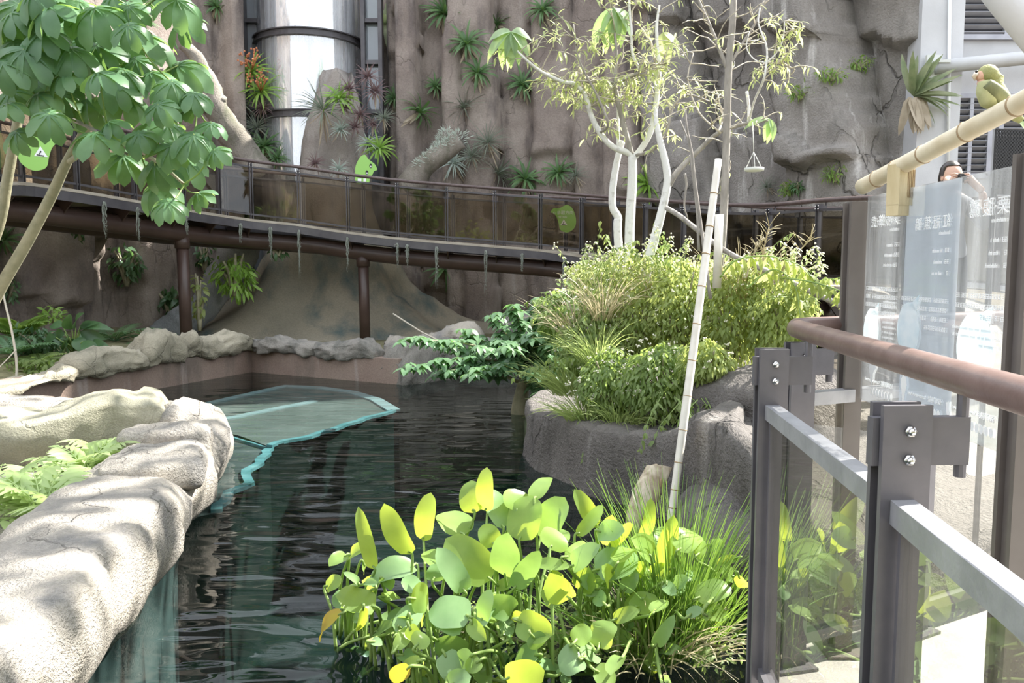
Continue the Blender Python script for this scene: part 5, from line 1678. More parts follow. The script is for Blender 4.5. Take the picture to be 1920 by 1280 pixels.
fern('fern', 'bright lime fern on the far bank at the left edge', P(35, 640, 12.0), 12, 0.75, M['fern'], .3, .8, (.9, 1.4), 1)
fern('fern', 'darker fern spreading below the lime one on the far bank', P(28, 668, 11.2), 11, 0.6, M['shrub'], .3, 1, (.5, 1.1), 2)
fern('fern', 'arching fern behind the broad leaved plant near the rock wall', P(215, 640, 14.5), 8, 0.85, M['shrub'], .26, 1.2, (.5, 1.0), 3)
fern('fern', 'small dim fern at the foot of the rock beside the peaked coping stone', P(285, 640, 14.5), 8, 0.5, M['shrub'], .3, 1.1, (.4, 1.1), 4)
fern('fern', 'low brownish fern between the lime fern and the bare stem', P(75, 680, 11.0), 9, 0.5, M['weed2'], .3, 1.1, (.4, 1.0), 5)
bl = thing('broadleaf_plant', 'glossy dark broad leaved plant on the far bank with long pointed leaves', 'plant', P(140, 668, 11.6))
for i, (tx, ty, bx_, by_, w) in enumerate([(115, 585, 135, 618, .2), (192, 604, 150, 612, .16), (187, 632, 150, 622, .17), (150, 655, 147, 632, .2), (172, 645, 152, 625, .2), (128, 662, 140, 635, .2), (92, 606, 118, 612, .18), (96, 628, 122, 625, .17), (112, 650, 130, 632, .2), (135, 585, 142, 615, .18), (200, 650, 165, 640, .17), (75, 640, 105, 632, .18), (165, 600, 148, 618, .15), (105, 668, 128, 645, .2), (180, 662, 155, 640, .2)]):
    a = P(bx_, by_, 11.5 + U(-.2, .2)); b = P(tx, ty, 11.4 + U(-.35, .2))
    mb = MB(); mb.leaf(a, b - a, V((0, -1, .8)) + rv(.4), (b - a).length * 1.15, w, 7, .5, .3)
    lf = mb.build('leaf', M['dark_leaf'], bl)
    mb = MB(); mb.tube([P(140, 668, 11.6), (a + P(140, 668, 11.6)) / 2 + V((0, 0, .05)), a], [.012, .008], 5); mb.build('leaf_stalk', M['petiole'], lf)
px_shrub('small_shrub', 'small pale green bush top poking above the broad leaved plant', 98, 590, 18, 14, 12.4, 120, M['fern'], .1, hang=.05)
px_shrub('undergrowth', 'tangle of dull brown green undergrowth along the far bank', 90, 690, 75, 22, 11.0, 900, M['weed2'], .09, depth=.5)
px_shrub('undergrowth', 'low leafy ground cover behind the sloping coping at far left', 40, 730, 60, 20, 10.0, 500, M['weed'], .07, depth=.4)
px_shrub('undergrowth', 'dark green undergrowth between the lime fern and the broad leaved plant', 70, 640, 50, 26, 11.8, 500, M['dark_leaf'], .12, depth=.4)
mb = MB(); mb.tube(smooth_path([P(30, 745, 10.0), P(31, 680, 10.1), P(22, 620, 10.2), P(8, 560, 10.3), P(4, 520, 10.4)], 5), [.018, .01], 6)
mb.tube(smooth_path([P(31, 655, 10.1), P(12, 675, 10.0), P(-8, 695, 9.9)], 4), [.01, .006], 5)
tag(mb.build('sapling', M['twig'], origin=P(30, 745, 10.0)), 'thin bare brown sapling stem standing at the left edge in front of the ferns', 'sapling')

# ---------------------------------------------------------------- ferns on the near ledge
fern('ledge_fern', 'pale sunlit lobed fern growing behind the near ledge beside the arched boulder', G(165, 915, .2), 15, 0.62, M['fern_pale'], .34, .55, (.9, 1.4), 11, 9, None, None, .26)
fern('ledge_fern', 'small pale fern leaning against the dark face of the arched boulder', G(205, 890, .2), 11, 0.55, M['fern_pale'], .36, .6, (.8, 1.4), 12, 8, None, None, .26)
fern('ledge_fern', 'largest pale lobed fern spilling over the near ledge at the left edge', G(80, 985, .22), 18, 0.60, M['fern_pale'], .36, .8, (.6, 1.35), 13, 9, None, None, .26)
fern('ledge_fern', 'pale fern at the left photo edge beside the largest one', G(-5, 965, .2), 15, 0.60, M['fern_pale'], .36, .8, (.6, 1.35), 14, 9, None, None, .26)
fern('ledge_fern', 'low pale fern fronds trailing on the ledge towards the water', G(140, 965, .3), 9, 0.30, M['fern_pale'], .4, 1.2, (.2, .9), 15, 8, None, None, .26)

# ---------------------------------------------------------------- umbrella leaf tree (left)
ut = thing('umbrella_tree', 'large left tree with drooping umbrella leaves and slanting pale trunks', 'tree', P(-40, 640, 7.4))
def tr_path(pts, r, m, name, parent, n=10):
    pp = smooth_path([P(*q) for q in pts], 5)
    mb = MB(); mb.tube(pp, r, n); mb.build(name, m, parent)
    return pp
SK = []
SK += tr_path([(-60, 680, 7.3), (-10, 560, 7.1), (50, 455, 7.0), (95, 370, 6.9), (125, 305, 6.8), (160, 245, 6.75), (190, 205, 6.7), (205, 130, 6.65), (222, 40, 6.6), (236, -60, 6.6), (240, -190, 6.6), (215, -300, 6.6)], [.056, .05, .043, .036, .03, .025, .02, .01], M['bark_green'], 'trunk', ut)
SK += tr_path([(-60, 560, 7.0), (-5, 430, 6.9), (15, 330, 6.8), (34, 220, 6.7), (46, 120, 6.6), (60, -40, 6.6), (70, -170, 6.6), (60, -270, 6.6)], [.05, .045, .04, .033, .025, .018, .01], M['bark_green'], 'trunk', ut)
SK += tr_path([(190, 205, 6.7), (150, 162, 6.6), (95, 145, 6.4)], [.025, .015], M['bark_grey'], 'branch', ut)
SK += tr_path([(125, 305, 6.8), (210, 262, 6.5), (290, 300, 6.3), (345, 345, 6.2)], [.025, .01], M['bark_green'], 'branch', ut)
SK += tr_path([(200, 160, 6.7), (270, 130, 6.4), (330, 160, 6.2), (370, 200, 6.1)], [.025, .01], M['bark_green'], 'branch', ut)
SK += tr_path([(215, 90, 6.6), (250, 30, 6.4), (300, -10, 6.2)], [.025, .012], M['bark_green'], 'branch', ut)
SK += tr_path([(40, 190, 6.7), (90, 210, 6.4), (160, 235, 6.2), (240, 290, 6.0)], [.025, .01], M['bark_grey'], 'branch', ut)
LEAVES = [(20, 40, 44), (80, 75, 46), (125, 45, 50), (25, 95, 46), (75, 135, 44), (180, 100, 44), (20, 185, 40), (150, 20, 44), (95, 30, 50), (185, 150, 42), (110, 170, 40), (215, 170, 40), (255, 125, 40), (60, 160, 40), (240, 25, 40), (34, 27, 58), (110, 13, 46), (178, 34, 54), (67, 55, 50), (150, 70, 44), (208, 8, 44), (262, 85, 56), (332, 16, 46), (344, 50, 40), (290, -5, 46), (161, 90, 42), (44, 111, 52), (91, 101, 46), (134, 108, 46), (201, 118, 42), (232, 146, 42), (282, 149, 38), (334, 140, 50), (322, 166, 38), (37, 161, 42), (235, 196, 46), (161, 206, 42), (336, 196, 38), (91, 228, 42), (363, 186, 32), (296, 208, 34), (30, 259, 34), (178, 267, 50), (316, 247, 48), (363, 267, 40), (402, 292, 30), (232, 307, 46), (292, 320, 46), (346, 310, 42), (322, 287, 38), (292, 361, 40), (314, 390, 36), (372, 372, 30), (396, 240, 26), (118, 190, 36), (70, 190, 36), (10, 70, 50), (5, 130, 42), (122, 150, 36), (60, 5, 50), (240, 60, 34), (12, 205, 34), (205, 240, 34), (260, 262, 34), (30, -60, 46), (100, -80, 48), (160, -50, 44), (60, -150, 46), (190, -110, 46), (270, -90, 44), (310, -50, 40), (230, -180, 46), (130, -180, 46), (180, -260, 46), (250, -290, 42), (60, -270, 44), (10, -230, 40)]
ur = random.Random(4)
for i, (x, y, r) in enumerate(LEAVES):
    d = ur.uniform(5.7, 6.7)
    c = P(x, y - r * 0.35, d); R_ = r * d / F * 1.26
    tilt = V((ur.uniform(-.45, .45), -ur.uniform(.5, 1.3), 1)).normalized()
    q = tilt.to_track_quat('Z', 'Y').to_matrix() @ Matrix.Rotation(ur.uniform(0, 6.3), 3, 'Z')
    nl = ur.choice((9, 10, 10, 11))
    mb = MB()
    for k in range(nl):
        a = 2 * PI * k / nl + ur.uniform(-.06, .06)
        dd = q @ V((math.cos(a), math.sin(a), -0.12)); nn = q @ V((math.cos(a) * .2, math.sin(a) * .2, 1))
        LL = R_ * ur.uniform(.85, 1.1) * (1.15 if dd.z < 0 else .95)
        mb.leaf(c, dd, nn, LL, LL * .44, 8, ur.uniform(.55, 1.1), .22, lambda t: (0.25 + 1.05 * t ** 0.8) * (1 - t ** 5) ** .5 if t > .05 else .2, 0.02, ur.random() * 6)
    lf = mb.build('leaf', M['cecropia'], ut)
    s = min(SK, key=lambda p: (p - c).length + (0.5 if p.z > c.z + .3 else 0))
    mb = MB(); mb.tube(smooth_path([s, s.lerp(c, .5) + V((0, 0, -.04)), c], 4), [.007, .006], 5); mb.build('leaf_stalk', M['petiole'], lf)

# ---------------------------------------------------------------- white barked trees on the planter
def tree(name, label, base):
    return thing(name, label, 'tree', base)
def limb(pts, r, m, name, parent, n=9, steps=5):
    pp = smooth_path([P(*q) for q in pts], steps)
    # add small natural kinks
    mb = MB(); mb.tube(pp, r, n)
    o = mb.build(name, m, parent)
    return pp
def twigs(parent, paths, count, L, m_t, m_l, leafn, ls, seed, w=.18, droop=.5, start=.3):
    """side twigs with narrow leaflets: every third of them a part of its own"""
    r = random.Random(seed)
    mt = MB(); ml = MB()
    for _ in range(count):
        pp = r.choice(paths)
        i = r.randrange(int(len(pp) * start), len(pp))
        p = pp[i]
        d = V((r.uniform(-1, 1), r.uniform(-.7, .7), r.uniform(-.25, 1))).normalized()
        LL = L * r.uniform(.4, 1.1)
        pts = [p]
        for j in range(5):
            d = (d + V((r.uniform(-.4, .4), r.uniform(-.4, .4), r.uniform(-.35, .25)))).normalized()
            pts.append(pts[-1] + d * LL / 5)
        mt.tube(pts, [.006, .0022], 4)
        for j in range(leafn):
            k = r.randrange(2, 6)
            q = pts[k]
            dl = d * .5 + V((r.uniform(-1, 1), r.uniform(-1, 1), r.uniform(-1.1, .5)))
            l_ = ls * r.uniform(.6, 1.3)
            ml.leaf(q, dl, V((r.uniform(-.5, .5), r.uniform(-.6, .2), 1)), l_, l_ * w, 3, droop, .2)
    if mt.f: mt.build('twigs', m_t, parent)
    if ml.f: stuff(ml.build('foliage', m_l, parent))
wt1 = tree('white_bark_tree', 'short white mottled trunk cut off at the top, leftmost of the pale trunks', P(1163, 540, 7.6))
D1 = 7.6
a = limb([(1166, 545, D1), (1158, 430, D1), (1159, 408, D1), (1149, 388, D1), (1149, 353, D1), (1157, 302, D1), (1167, 264, D1)], [.042, .04, .036, .033, .028], M['bark_white'], 'trunk', wt1)
b = limb([(1159, 280, D1), (1159, 215, D1 + .1), (1157, 180, D1 + .1), (1150, 130, D1)], [.016, .008], M['bark_white'], 'branch', wt1)
twigs(wt1, [b], 14, .3, M['twig'], M['canopy'], 5, .09, 1)
wt2 = tree('white_bark_tree', 'tallest white mottled tree forking into three curved limbs', P(1181, 545, 7.4))
D2 = 7.4
t_ = limb([(1180, 545, D2), (1181, 430, D2), (1186, 336, D2), (1186, 294, D2)], [.048, .046, .044, .04], M['bark_white'], 'trunk', wt2)
l1 = limb([(1186, 298, D2), (1179, 287, D2), (1149, 275, D2), (1125, 249, D2), (1108, 215, D2), (1098, 181, D2), (1078, 158, D2), (1054, 153, D2 - .1), (1014, 134, D2 - .2), (990, 115, D2 - .3), (962, 88, D2 - .3)], [.032, .028, .026, .022, .018, .014, .008], M['bark_white'], 'limb', wt2)
l2 = limb([(1186, 298, D2), (1177, 265, D2), (1165, 215, D2), (1157, 181, D2), (1153, 154, D2), (1156, 100, D2), (1150, 40, D2), (1148, 10, D2)], [.030, .027, .023, .018, .012, .006], M['bark_grey'], 'limb', wt2)
l3 = limb([(1187, 296, D2), (1200, 282, D2), (1219, 249, D2), (1228, 208, D2), (1233, 168, D2), (1236, 124, D2), (1231, 57, D2), (1236, 10, D2)], [.032, .028, .026, .022, .016, .010], M['bark_white'], 'limb', wt2)
l4 = limb([(1190, 292, D2), (1225, 280, D2 - .2), (1250, 245, D2 - .3), (1262, 200, D2 - .3), (1290, 178, D2 - .3), (1330, 190, D2 - .2)], [.016, .012, .008], M['bark_grey'], 'limb', wt2)
l5 = limb([(1153, 156, D2), (1125, 152, D2), (1080, 155, D2), (1048, 152, D2)], [.016, .01], M['bark_grey'], 'limb', wt2)
l6 = limb([(1153, 156, D2), (1190, 140, D2 - .1), (1215, 125, D2 - .1), (1250, 118, D2 - .2)], [.016, .01], M['bark_grey'], 'limb', wt2)
l7 = limb([(1200, 132, D2), (1186, 100, D2), (1184, 60, D2), (1180, 10, D2), (1180, -30, D2)], [.014, .012, .01], M['bark_white'], 'limb', wt2)
l8 = limb([(1125, 249, D2), (1140, 232, D2 - .2), (1120, 180, D2 - .2), (1085, 110, D2 - .2), (1075, 45, D2 - .2)], [.014, .01, .006], M['bark_grey'], 'limb', wt2)
l9 = limb([(1228, 195, D2), (1190, 192, D2 + .1), (1150, 190, D2 + .1), (1110, 200, D2 + .1)], [.01, .006], M['bark_grey'], 'limb', wt2)
for nm, pp, cnt, sd_ in (('a', [l1], 30, 2), ('b', [l2, l5, l6], 44, 3), ('c', [l3, l7], 40, 4), ('d', [l4, l8, l9], 44, 5)):
    twigs(wt2, pp, cnt, .40, M['twig'], M['canopy'], 8, .10, sd_, .20)
def big_leaf_cluster(parent, c, dirs, L, W, m):
    for i, dd in enumerate(dirs):
        mb = MB(); mb.leaf(c, V(dd), V((dd[0] * .2, -.9, .8)), L * (1 - .05 * i), W, 8, .9, .2, None, .05, i)
        mb.build('broad_leaf', m, parent)
big_leaf_cluster(wt2, P(958, 60, D2 - .3), [(-1, -.2, -.5), (-.5, -.3, -.9), (0, -.4, -1), (.5, -.3, -.9), (1, -.2, -.6), (.8, .1, .1), (-.8, 0, .1)], .34, .12, M['canopy_big'])
big_leaf_cluster(wt2, P(1150, 14, D2), [(-.8, -.2, -.8), (-.3, -.3, -1), (.1, -.3, -1), (.5, -.3, -.9), (.9, -.2, -.6)], .42, .14, M['canopy_big'])
big_leaf_cluster(wt2, P(1243, 60, D2), [(-.2, -.3, -1), (.4, -.3, -.9), (.9, -.2, -.5)], .32, .10, M['canopy'])
wt3 = tree('white_bark_tree', 'right white trunk that curves and splits low into a long right limb', P(1213, 545, 7.0))
D3 = 7.0
t3 = limb([(1206, 545, D3), (1216, 490, D3), (1236, 417, D3), (1251, 349, D3), (1249, 312, D3), (1239, 269, D3), (1231, 232, D3), (1228, 200, D3)], [.048, .044, .038, .034, .030, .024, .012], M['bark_white'], 'trunk', wt3)
k1 = limb([(1249, 356, D3), (1270, 322, D3), (1303, 289, D3), (1347, 249, D3 - .1), (1397, 232, D3 - .3), (1424, 228, D3 - .4), (1440, 226, D3 - .4)], [.028, .024, .018, .012, .008], M['bark_grey'], 'limb', wt3)
big_leaf_cluster(wt3, P(1442, 222, D3 - .4), [(-.9, -.2, 0), (.1, -.3, -1), (.5, -.3, -.9), (-.2, -.3, -1)], .22, .07, M['canopy_big'])
k2 = limb([(1347, 249, D3 - .1), (1354, 225, D3), (1352, 200, D3), (1340, 190, D3)], [.01, .005], M['twig'], 'limb', wt3)
k3 = limb([(1404, 230, D3 - .3), (1404, 200, D3 - .3), (1400, 171, D3 - .3)], [.014, .012], M['bark_white'], 'limb', wt3)
twigs(wt3, [k1, k2], 26, .28, M['twig'], M['canopy'], 2, .07, 7)
dt = tree('dark_bark_tree', 'straight dark trunk rising past the top of the photo right of the white trees', P(1350, 545, 6.5))
D4 = 6.5
t4 = limb([(1340, 560, D4), (1352, 470, D4), (1358, 380, D4), (1362, 269, D4), (1366, 134, D4), (1374, 34, D4), (1377, -60, D4)], [.036, .034, .032, .030, .028, .024], M['bark_grey'], 'trunk', dt, 12)
b1 = limb([(1364, 130, D4), (1350, 95, D4), (1332, 50, D4), (1305, -10, D4)], [.016, .014, .01], M['bark_grey'], 'branch', dt)
b2 = limb([(1366, 126, D4), (1390, 85, D4), (1415, 45, D4), (1442, -15, D4)], [.012, .01, .008], M['bark_grey'], 'branch', dt)
b3 = limb([(1352, 250, D4), (1310, 210, D4), (1290, 150, D4), (1300, 100, D4)], [.008, .004], M['twig'], 'branch', dt)
twigs(dt, [b1, b2, b3, t4[10:]], 46, .35, M['twig'], M['canopy'], 1, .07, 8, start=.1)
ct = tree('curly_tree', 'slender pale branch system with curled arms and few leaves at the upper right', P(1345, 545, 6.1))
D5 = 6.1
limb([(1332, 560, D5), (1318, 450, D5), (1303, 340, D5), (1298, 290, D5), (1288, 240, D5), (1285, 205, D5)], [.014, .012, .009, .006], M['bark_grey'], 'trunk', ct)
c1 = limb([(1404, 229, D3 - .35), (1414, 190, D5 + .3), (1431, 151, D5), (1437, 118, D5), (1437, 87, D5), (1422, 44, D5), (1425, 15, D5)], [.009, .009, .007, .005], M['bark_white'], 'branch', ct)
c2 = limb([(1437, 118, D5), (1455, 100, D5), (1468, 75, D5), (1471, 40, D5)], [.006, .004], M['bark_white'], 'branch', ct)
c3 = limb([(1437, 118, D5), (1415, 112, D5), (1400, 90, D5), (1405, 60, D5)], [.005, .003], M['bark_white'], 'branch', ct)
c4_ = limb([(1437, 118, D5), (1465, 120, D5), (1490, 130, D5)], [.004, .002], M['twig'], 'branch', ct)
twigs(ct, [c1, c2, c3, c4_], 34, .22, M['twig'], M['canopy'], 7, .075, 9, .2)
# dry bare sapling and fallen stick
for pts, lab in (([(1310, 470, 6.4), (1307, 400, 6.4), (1298, 320, 6.4), (1292, 270, 6.4), (1275, 225, 6.4)], 'thin bare dark sapling between the right white trunk and the dark trunk'),
                 ([(1250, 390, 6.8), (1275, 405, 6.6), (1300, 425, 6.5), (1360, 470, 6.2), (1420, 500, 6.0), (1560, 565, 5.6), (1600, 590, 5.4)], 'long grey dead stem slanting down to the right through the weeds'),
                 ([(1284, 325, 6.7), (1287, 345, 6.7), (1283, 385, 6.7), (1290, 410, 6.7)], 'short curved hanging dead twig beside the right white trunk')):
    mb = MB(); mb.tube(smooth_path([P(*q) for q in pts], 5), [.012 if 'slanting' not in lab else .022, .005 if 'slanting' not in lab else .020], 7)
    tag(mb.build('dead_stem', M['bark_grey'], origin=P(*pts[0])), lab, 'stem')
# hanging feeder
fd = thing('bird_feeder', 'small white hanging bird feeder dish on three strings', 'feeder', P(1414, 320, 6.4))
mb = MB(); tp = P(1413, 285, 6.4)
dz_ = P(1414, 318, 6.4); rad_ = 18 * 6.4 / F
mb.tube([P(1411, 229, 6.4), tp], .003, 5)
for k in range(3):
    a = 2 * PI * k / 3 + .3; mb.tube([tp, dz_ + V((rad_ * .95 * math.cos(a), rad_ * .95 * math.sin(a), .01))], .0028, 5)
mb.build('strings', M['feeder'], fd)
mb = MB(); rr = []
for r_, h in ((rad_ * .8, -.012), (rad_ * .97, -.008), (rad_, .014), (rad_ * .93, .014), (rad_ * .9, -.004), (.002, -.004)):
    rr.append([dz_ + V((r_ * math.cos(k * PI / 12), r_ * math.sin(k * PI / 12), h)) for k in range(24)])
mb.loft(rr, True); mb.build('dish', M['feeder'], fd)

# ---------------------------------------------------------------- bamboo stake, upright stake, split log
pole_a, pole_b = P(1256, 990, 4.72), P(1347, 299, 5.05)
bs = thing('bamboo_pole', 'long pale bamboo pole leaning from the pool up past the weeds', 'pole', pole_a)
mb = MB(); mb.tube([pole_a.lerp(pole_b, i / 30) for i in range(31)], [.0235, .026, .024, .022], 14); mb.build('cane', M['bamboo_white'], bs)
pdir = (pole_b - pole_a).normalized()
for py in (360, 420, 470, 530, 600, 668, 735, 800, 862, 915, 950):
    t = (990 - py) / (990 - 299); t = t * 4.72 / lerp(5.05, 4.72, t)
    c = pole_a.lerp(pole_b, min(.98, t))
    mb = MB(); mb.tube([c - pdir * .004, c, c + pdir * .004], [.0245, .0275, .0245], 14); mb.build('node_ring', M['bamboo_node'], bs)
st = thing('stake', 'short upright pale stake beside the leaning bamboo pole at the dark trunk', 'stake', P(1346, 520, 6.2))
mb = MB(); mb.tube([P(1344, 540, 6.2), P(1349, 402, 6.2)], [.034, .034], 12); mb.build('cane', M['bamboo_white'], st)
lgo = thing('split_log', 'weathered split log leaning in the water beside the foot of the bamboo pole', 'log', P(1190, 985, 4.7))
mb = MB(); rr = []
ax = [(1182, 1005), (1194, 962), (1212, 918), (1233, 874)]
for i, (x, y) in enumerate(ax):
    d = 4.75 + .1 * i; c = P(x + 4, y, d); w = [36, 52, 60, 54][i] * d / F * .5
    sdv = V((0.93, .2, -.28 + .05 * i)).normalized()
    ring = []
    for k in range(14):
        a = 2 * PI * k / 14
        ring.append(c + sdv * (w * math.cos(a)) + V((0, .45 * w * math.sin(a), 0)) + V((0, 0, (.03 * noise.noise(V((k * 1.3, 0, 0))) if i == 3 else 0))))
    rr.append(ring)
mb.loft(rr, True); o = mb.build('wood', M['log'], lgo)
mb = MB(); mb.ball(P(1240, 905, 4.93), (.012, .006, .03), 10, 6); mb.build('knot', M['bamboo_node'], lgo)
mb = MB(); mb.tube([P(737, 588, 12.2), P(790, 622, 12.0), P(872, 663, 11.6)], [.012, .012, .018], 6)
tag(mb.build('thin_stick', M['twig'], origin=P(872, 663, 11.6)), 'long thin pale stick leaning out of the shrub across the saddle boulder', 'stick')

# ---------------------------------------------------------------- dark green shrub in the water
gs = thing('water_shrub', 'dark green spreading shrub with a short trunk standing in the pool', 'shrub', G(975, 772, 0))
b0 = G(975, 775, 0); D6 = b0.y
mb = MB(); mb.tube(smooth_path([b0 - V((0, 0, .5)), b0, P(978, 740, D6), P(985, 700, D6), P(990, 660, D6)], 4), [.12, .11, .085, .06, .045], 12); mb.build('trunk', M['bark_green'], gs)
gr_ = random.Random(31)
arms = [(760, 636, -.3), (765, 690, -.6), (815, 642, .1), (845, 694, -.5), (870, 622, .2), (905, 655, -.5), (925, 592, .3), (965, 578, 0), (1010, 560, .3), (1050, 556, .5), (1060, 600, 0), (1000, 630, -.6), (1040, 655, -.6), (1062, 700, -.4), (1005, 705, -.8), (945, 690, -.8), (885, 700, -.9), (1070, 640, .2), (1030, 745, -.6), (1068, 755, -.3), (930, 640, -.2), (955, 650, -.8), (1080, 590, .6), (820, 700, -.2)]
for i, (x, y, dd) in enumerate(arms):
    s = P(gr_.uniform(978, 992), gr_.uniform(670, 730), D6)
    e = P(x, y, D6 + dd)
    mid_ = s.lerp(e, .5) + V((0, 0, .08))
    pp = smooth_path([s, mid_, e], 6)
    mb = MB(); mb.tube(pp, [.018, .006], 6); br_ = mb.build('branch', M['bark_green'], gs)
    mb = MB()
    for j in range(4, len(pp)):
        for q in range(3):
            p = pp[j] + V((gr_.uniform(-.07, .07), gr_.uniform(-.07, .07), gr_.uniform(-.03, .05)))
            a0 = gr_.uniform(0, 6.3)
            for k in range(5):
                a = a0 + k * 1.25
                L = gr_.uniform(.09, .17)
                mb.leaf(p, V((math.cos(a), math.sin(a), gr_.uniform(-.45, .05))), V((0, -.15, 1)) + V((gr_.uniform(-.2, .2), gr_.uniform(-.2, .2), 0)), L, L * .48, 4, .5, .2)
    stuff(mb.build('leaves', M['shrub'], br_))
px_shrub('leafy_bush', 'lighter green bush behind the water shrub at the weeds edge', 1055, 580, 45, 48, 9.0, 700, M['weed2'], .11)

# ---------------------------------------------------------------- sunlit weeds on the planter
W_ = [
 ('weed_bush', 'dull green flowering weed bush at the far left end of the planter', 1105, 640, 62, 100, 6.9, 3000, 'weed2', .057, 60),
 ('weed_bush', 'bright yellow green weed bush below the three white trunks', 1190, 600, 72, 105, 6.9, 3450, 'weed', .057, 50),
 ('weed_bush', 'bright weed bush directly behind the leaning bamboo pole', 1280, 590, 70, 100, 6.7, 3450, 'weed', .057, 40),
 ('weed_bush', 'tall lime weed bush right of the leaning bamboo pole', 1375, 590, 72, 95, 6.4, 3300, 'weed', .057, 20),
 ('weed_bush', 'lime weed bush nearest the sign post with drooping leaves', 1470, 600, 66, 78, 6.1, 2850, 'weed', .057, 10),
 ('weed_bush', 'shaded weed bush hanging over the front edge of the planter, left half', 1140, 720, 70, 62, 6.3, 2550, 'weed2', .057, 60),
 ('weed_bush', 'green weed bush hanging over the planter edge beside the bamboo pole', 1240, 705, 75, 72, 6.0, 3000, 'weed2', .057, 60),
 ('weed_bush', 'small weed bush over the rock just right of the bamboo pole', 1330, 680, 50, 46, 5.7, 1350, 'weed', .057, 10),
 ('weed_bush', 'airy pale weed tops reaching up around the white trunk bases', 1165, 520, 90, 40, 7.3, 900, 'canopy', .06, 60),
 ('weed_bush', 'airy pale weed tops behind the bamboo pole and the short stake', 1300, 515, 80, 36, 7.0, 800, 'canopy', .06, 50),
 ('weed_bush', 'airy weed tops with white flowers reaching left over the dark shrub', 1095, 520, 40, 34, 7.6, 350, 'canopy', .06, 40),
]
for i, (nm, lab, x, y, rx, ry, d, n, m, s, fl) in enumerate(W_):
    px_shrub(nm, lab, x, y, rx, ry, d, n, M[m], s, flower=fl, hang=.45, seed=i * 7, stems=14, w=.36, group=None)
# loose trailing sprays that break the outline of the weeds
for j, (x, y, d, lab) in enumerate([(1075, 590, 7.0, 'loose leafy spray leaning out over the dark shrub'), (1150, 500, 7.2, 'loose leafy spray among the white trunk bases'), (1235, 500, 7.0, 'loose leafy spray just left of the bamboo pole top growth'), (1400, 505, 6.4, 'loose leafy spray above the lime weeds'), (1110, 770, 6.2, 'trailing leafy spray over the left planter face'), (1210, 770, 5.95, 'trailing leafy spray over the middle of the planter face'), (1290, 745, 5.6, 'trailing leafy spray beside the lower bamboo pole'), (1500, 560, 6.0, 'loose leafy spray beside the sign post'), (1060, 690, 6.8, 'thin leafy spray at the left foot of the weeds')]):
    r = random.Random(j + 50); b = P(x, y, d); root = thing('leafy_spray', lab, 'plant', b)
    ms, ml = MB(), MB(); dn = -1 if 'trailing' in lab else 1
    for k in range(11):
        dd = V((r.uniform(-1, 1), r.uniform(-.8, .1), dn * r.uniform(.2, 1.0))).normalized()
        pp = [b + V((r.uniform(-.25, .25), r.uniform(-.1, .1), 0))]
        for i in range(7):
            dd = (dd + V((r.uniform(-.25, .25), r.uniform(-.25, .15), -.16))).normalized(); pp.append(pp[-1] + dd * .06)
        ms.tube(pp, [.004, .0015], 4)
        for i in range(1, 8):
            for _ in range(3): ml.leaf(pp[i], V((r.uniform(-1, 1), r.uniform(-1, 1), -.6)), V((0, -.5, 1)), r.uniform(.035, .075), .024, 3, .5)
    ms.build('stems', M['petiole'], root); stuff(ml.build('leaves', M['weed'] if j % 2 else M['weed2'], root))
def tuft(name, label, base, n, L, m, spread, w=.008, seed=0, droop=.9, cat='grass', lean=(0, 0)):
    r = random.Random(seed)
    mb = MB()
    for i in range(n):
        a = r.uniform(0, 6.3); e = r.uniform(0, spread)
        d = V((math.cos(a) * e + lean[0], math.sin(a) * e + lean[1], 1)).normalized()
        p = base + V((math.cos(a), math.sin(a), 0)) * r.uniform(0, .08 + spread * .08)
        s_ = V((math.cos(a), math.sin(a), 0))
        nr = (V((0, 0, 1)) - s_ * .3)
        side = d.cross(V((r.uniform(-1, 1), r.uniform(-1, 1), .1))).normalized()
        LL = L * r.uniform(.45, 1.1)
        pr = []; dr = droop * r.uniform(.3, 1.2)
        for j in range(6):
            t = j / 5
            c = p + d * (LL * t) + s_ * (LL * .35 * dr * t * t) - V((0, 0, LL * .40 * dr * t * t * t))
            ww = w * (1 - t) ** .6 / 2 + .0006
            pr.append((c - side * ww, c + side * ww))
        vs = [q for pair in pr for q in pair]
        mb.add(vs, [(2 * j, 2 * j + 1, 2 * j + 3, 2 * j + 2) for j in range(5)])
    o = mb.build(name, m, origin=base)
    tag(o, label, cat, None, 'stuff')
    return o
for x, y, d, L, m, lab, lean in [(1095, 790, 6.35, .45, 'grass', 'long grass tuft hanging over the left corner of the planter rock', (-.5, -.5)), (1065, 740, 6.8, .5, 'grass', 'long grass tuft at the left edge of the weeds', (-.5, -.2)),
    (1085, 640, 7.0, .6, 'straw', 'bleached dry grass tuft among the weeds at the left', (-.2, -.3)), (1130, 600, 6.8, .6, 'straw', 'dry straw coloured grass below the white trunks', (0, -.3)), (1160, 800, 6.1, .4, 'grass', 'sparse grass hanging down the planter face near its middle', (0, -.7)),
    (1120, 680, 6.5, .5, 'grass', 'green grass tuft in front of the flowering weeds', (-.3, -.4)), (1225, 560, 7.0, .5, 'straw', 'dry seed stalks behind the middle of the weeds', (0, 0)), (1380, 560, 6.4, .6, 'straw', 'dry curled stalks above the lime weeds at right', (.2, 0))]:
    tuft('grass_tuft', lab, P(x, y, d), 150 if m != 'straw' else 110, L, M[m], .7, .008, x, lean=lean)
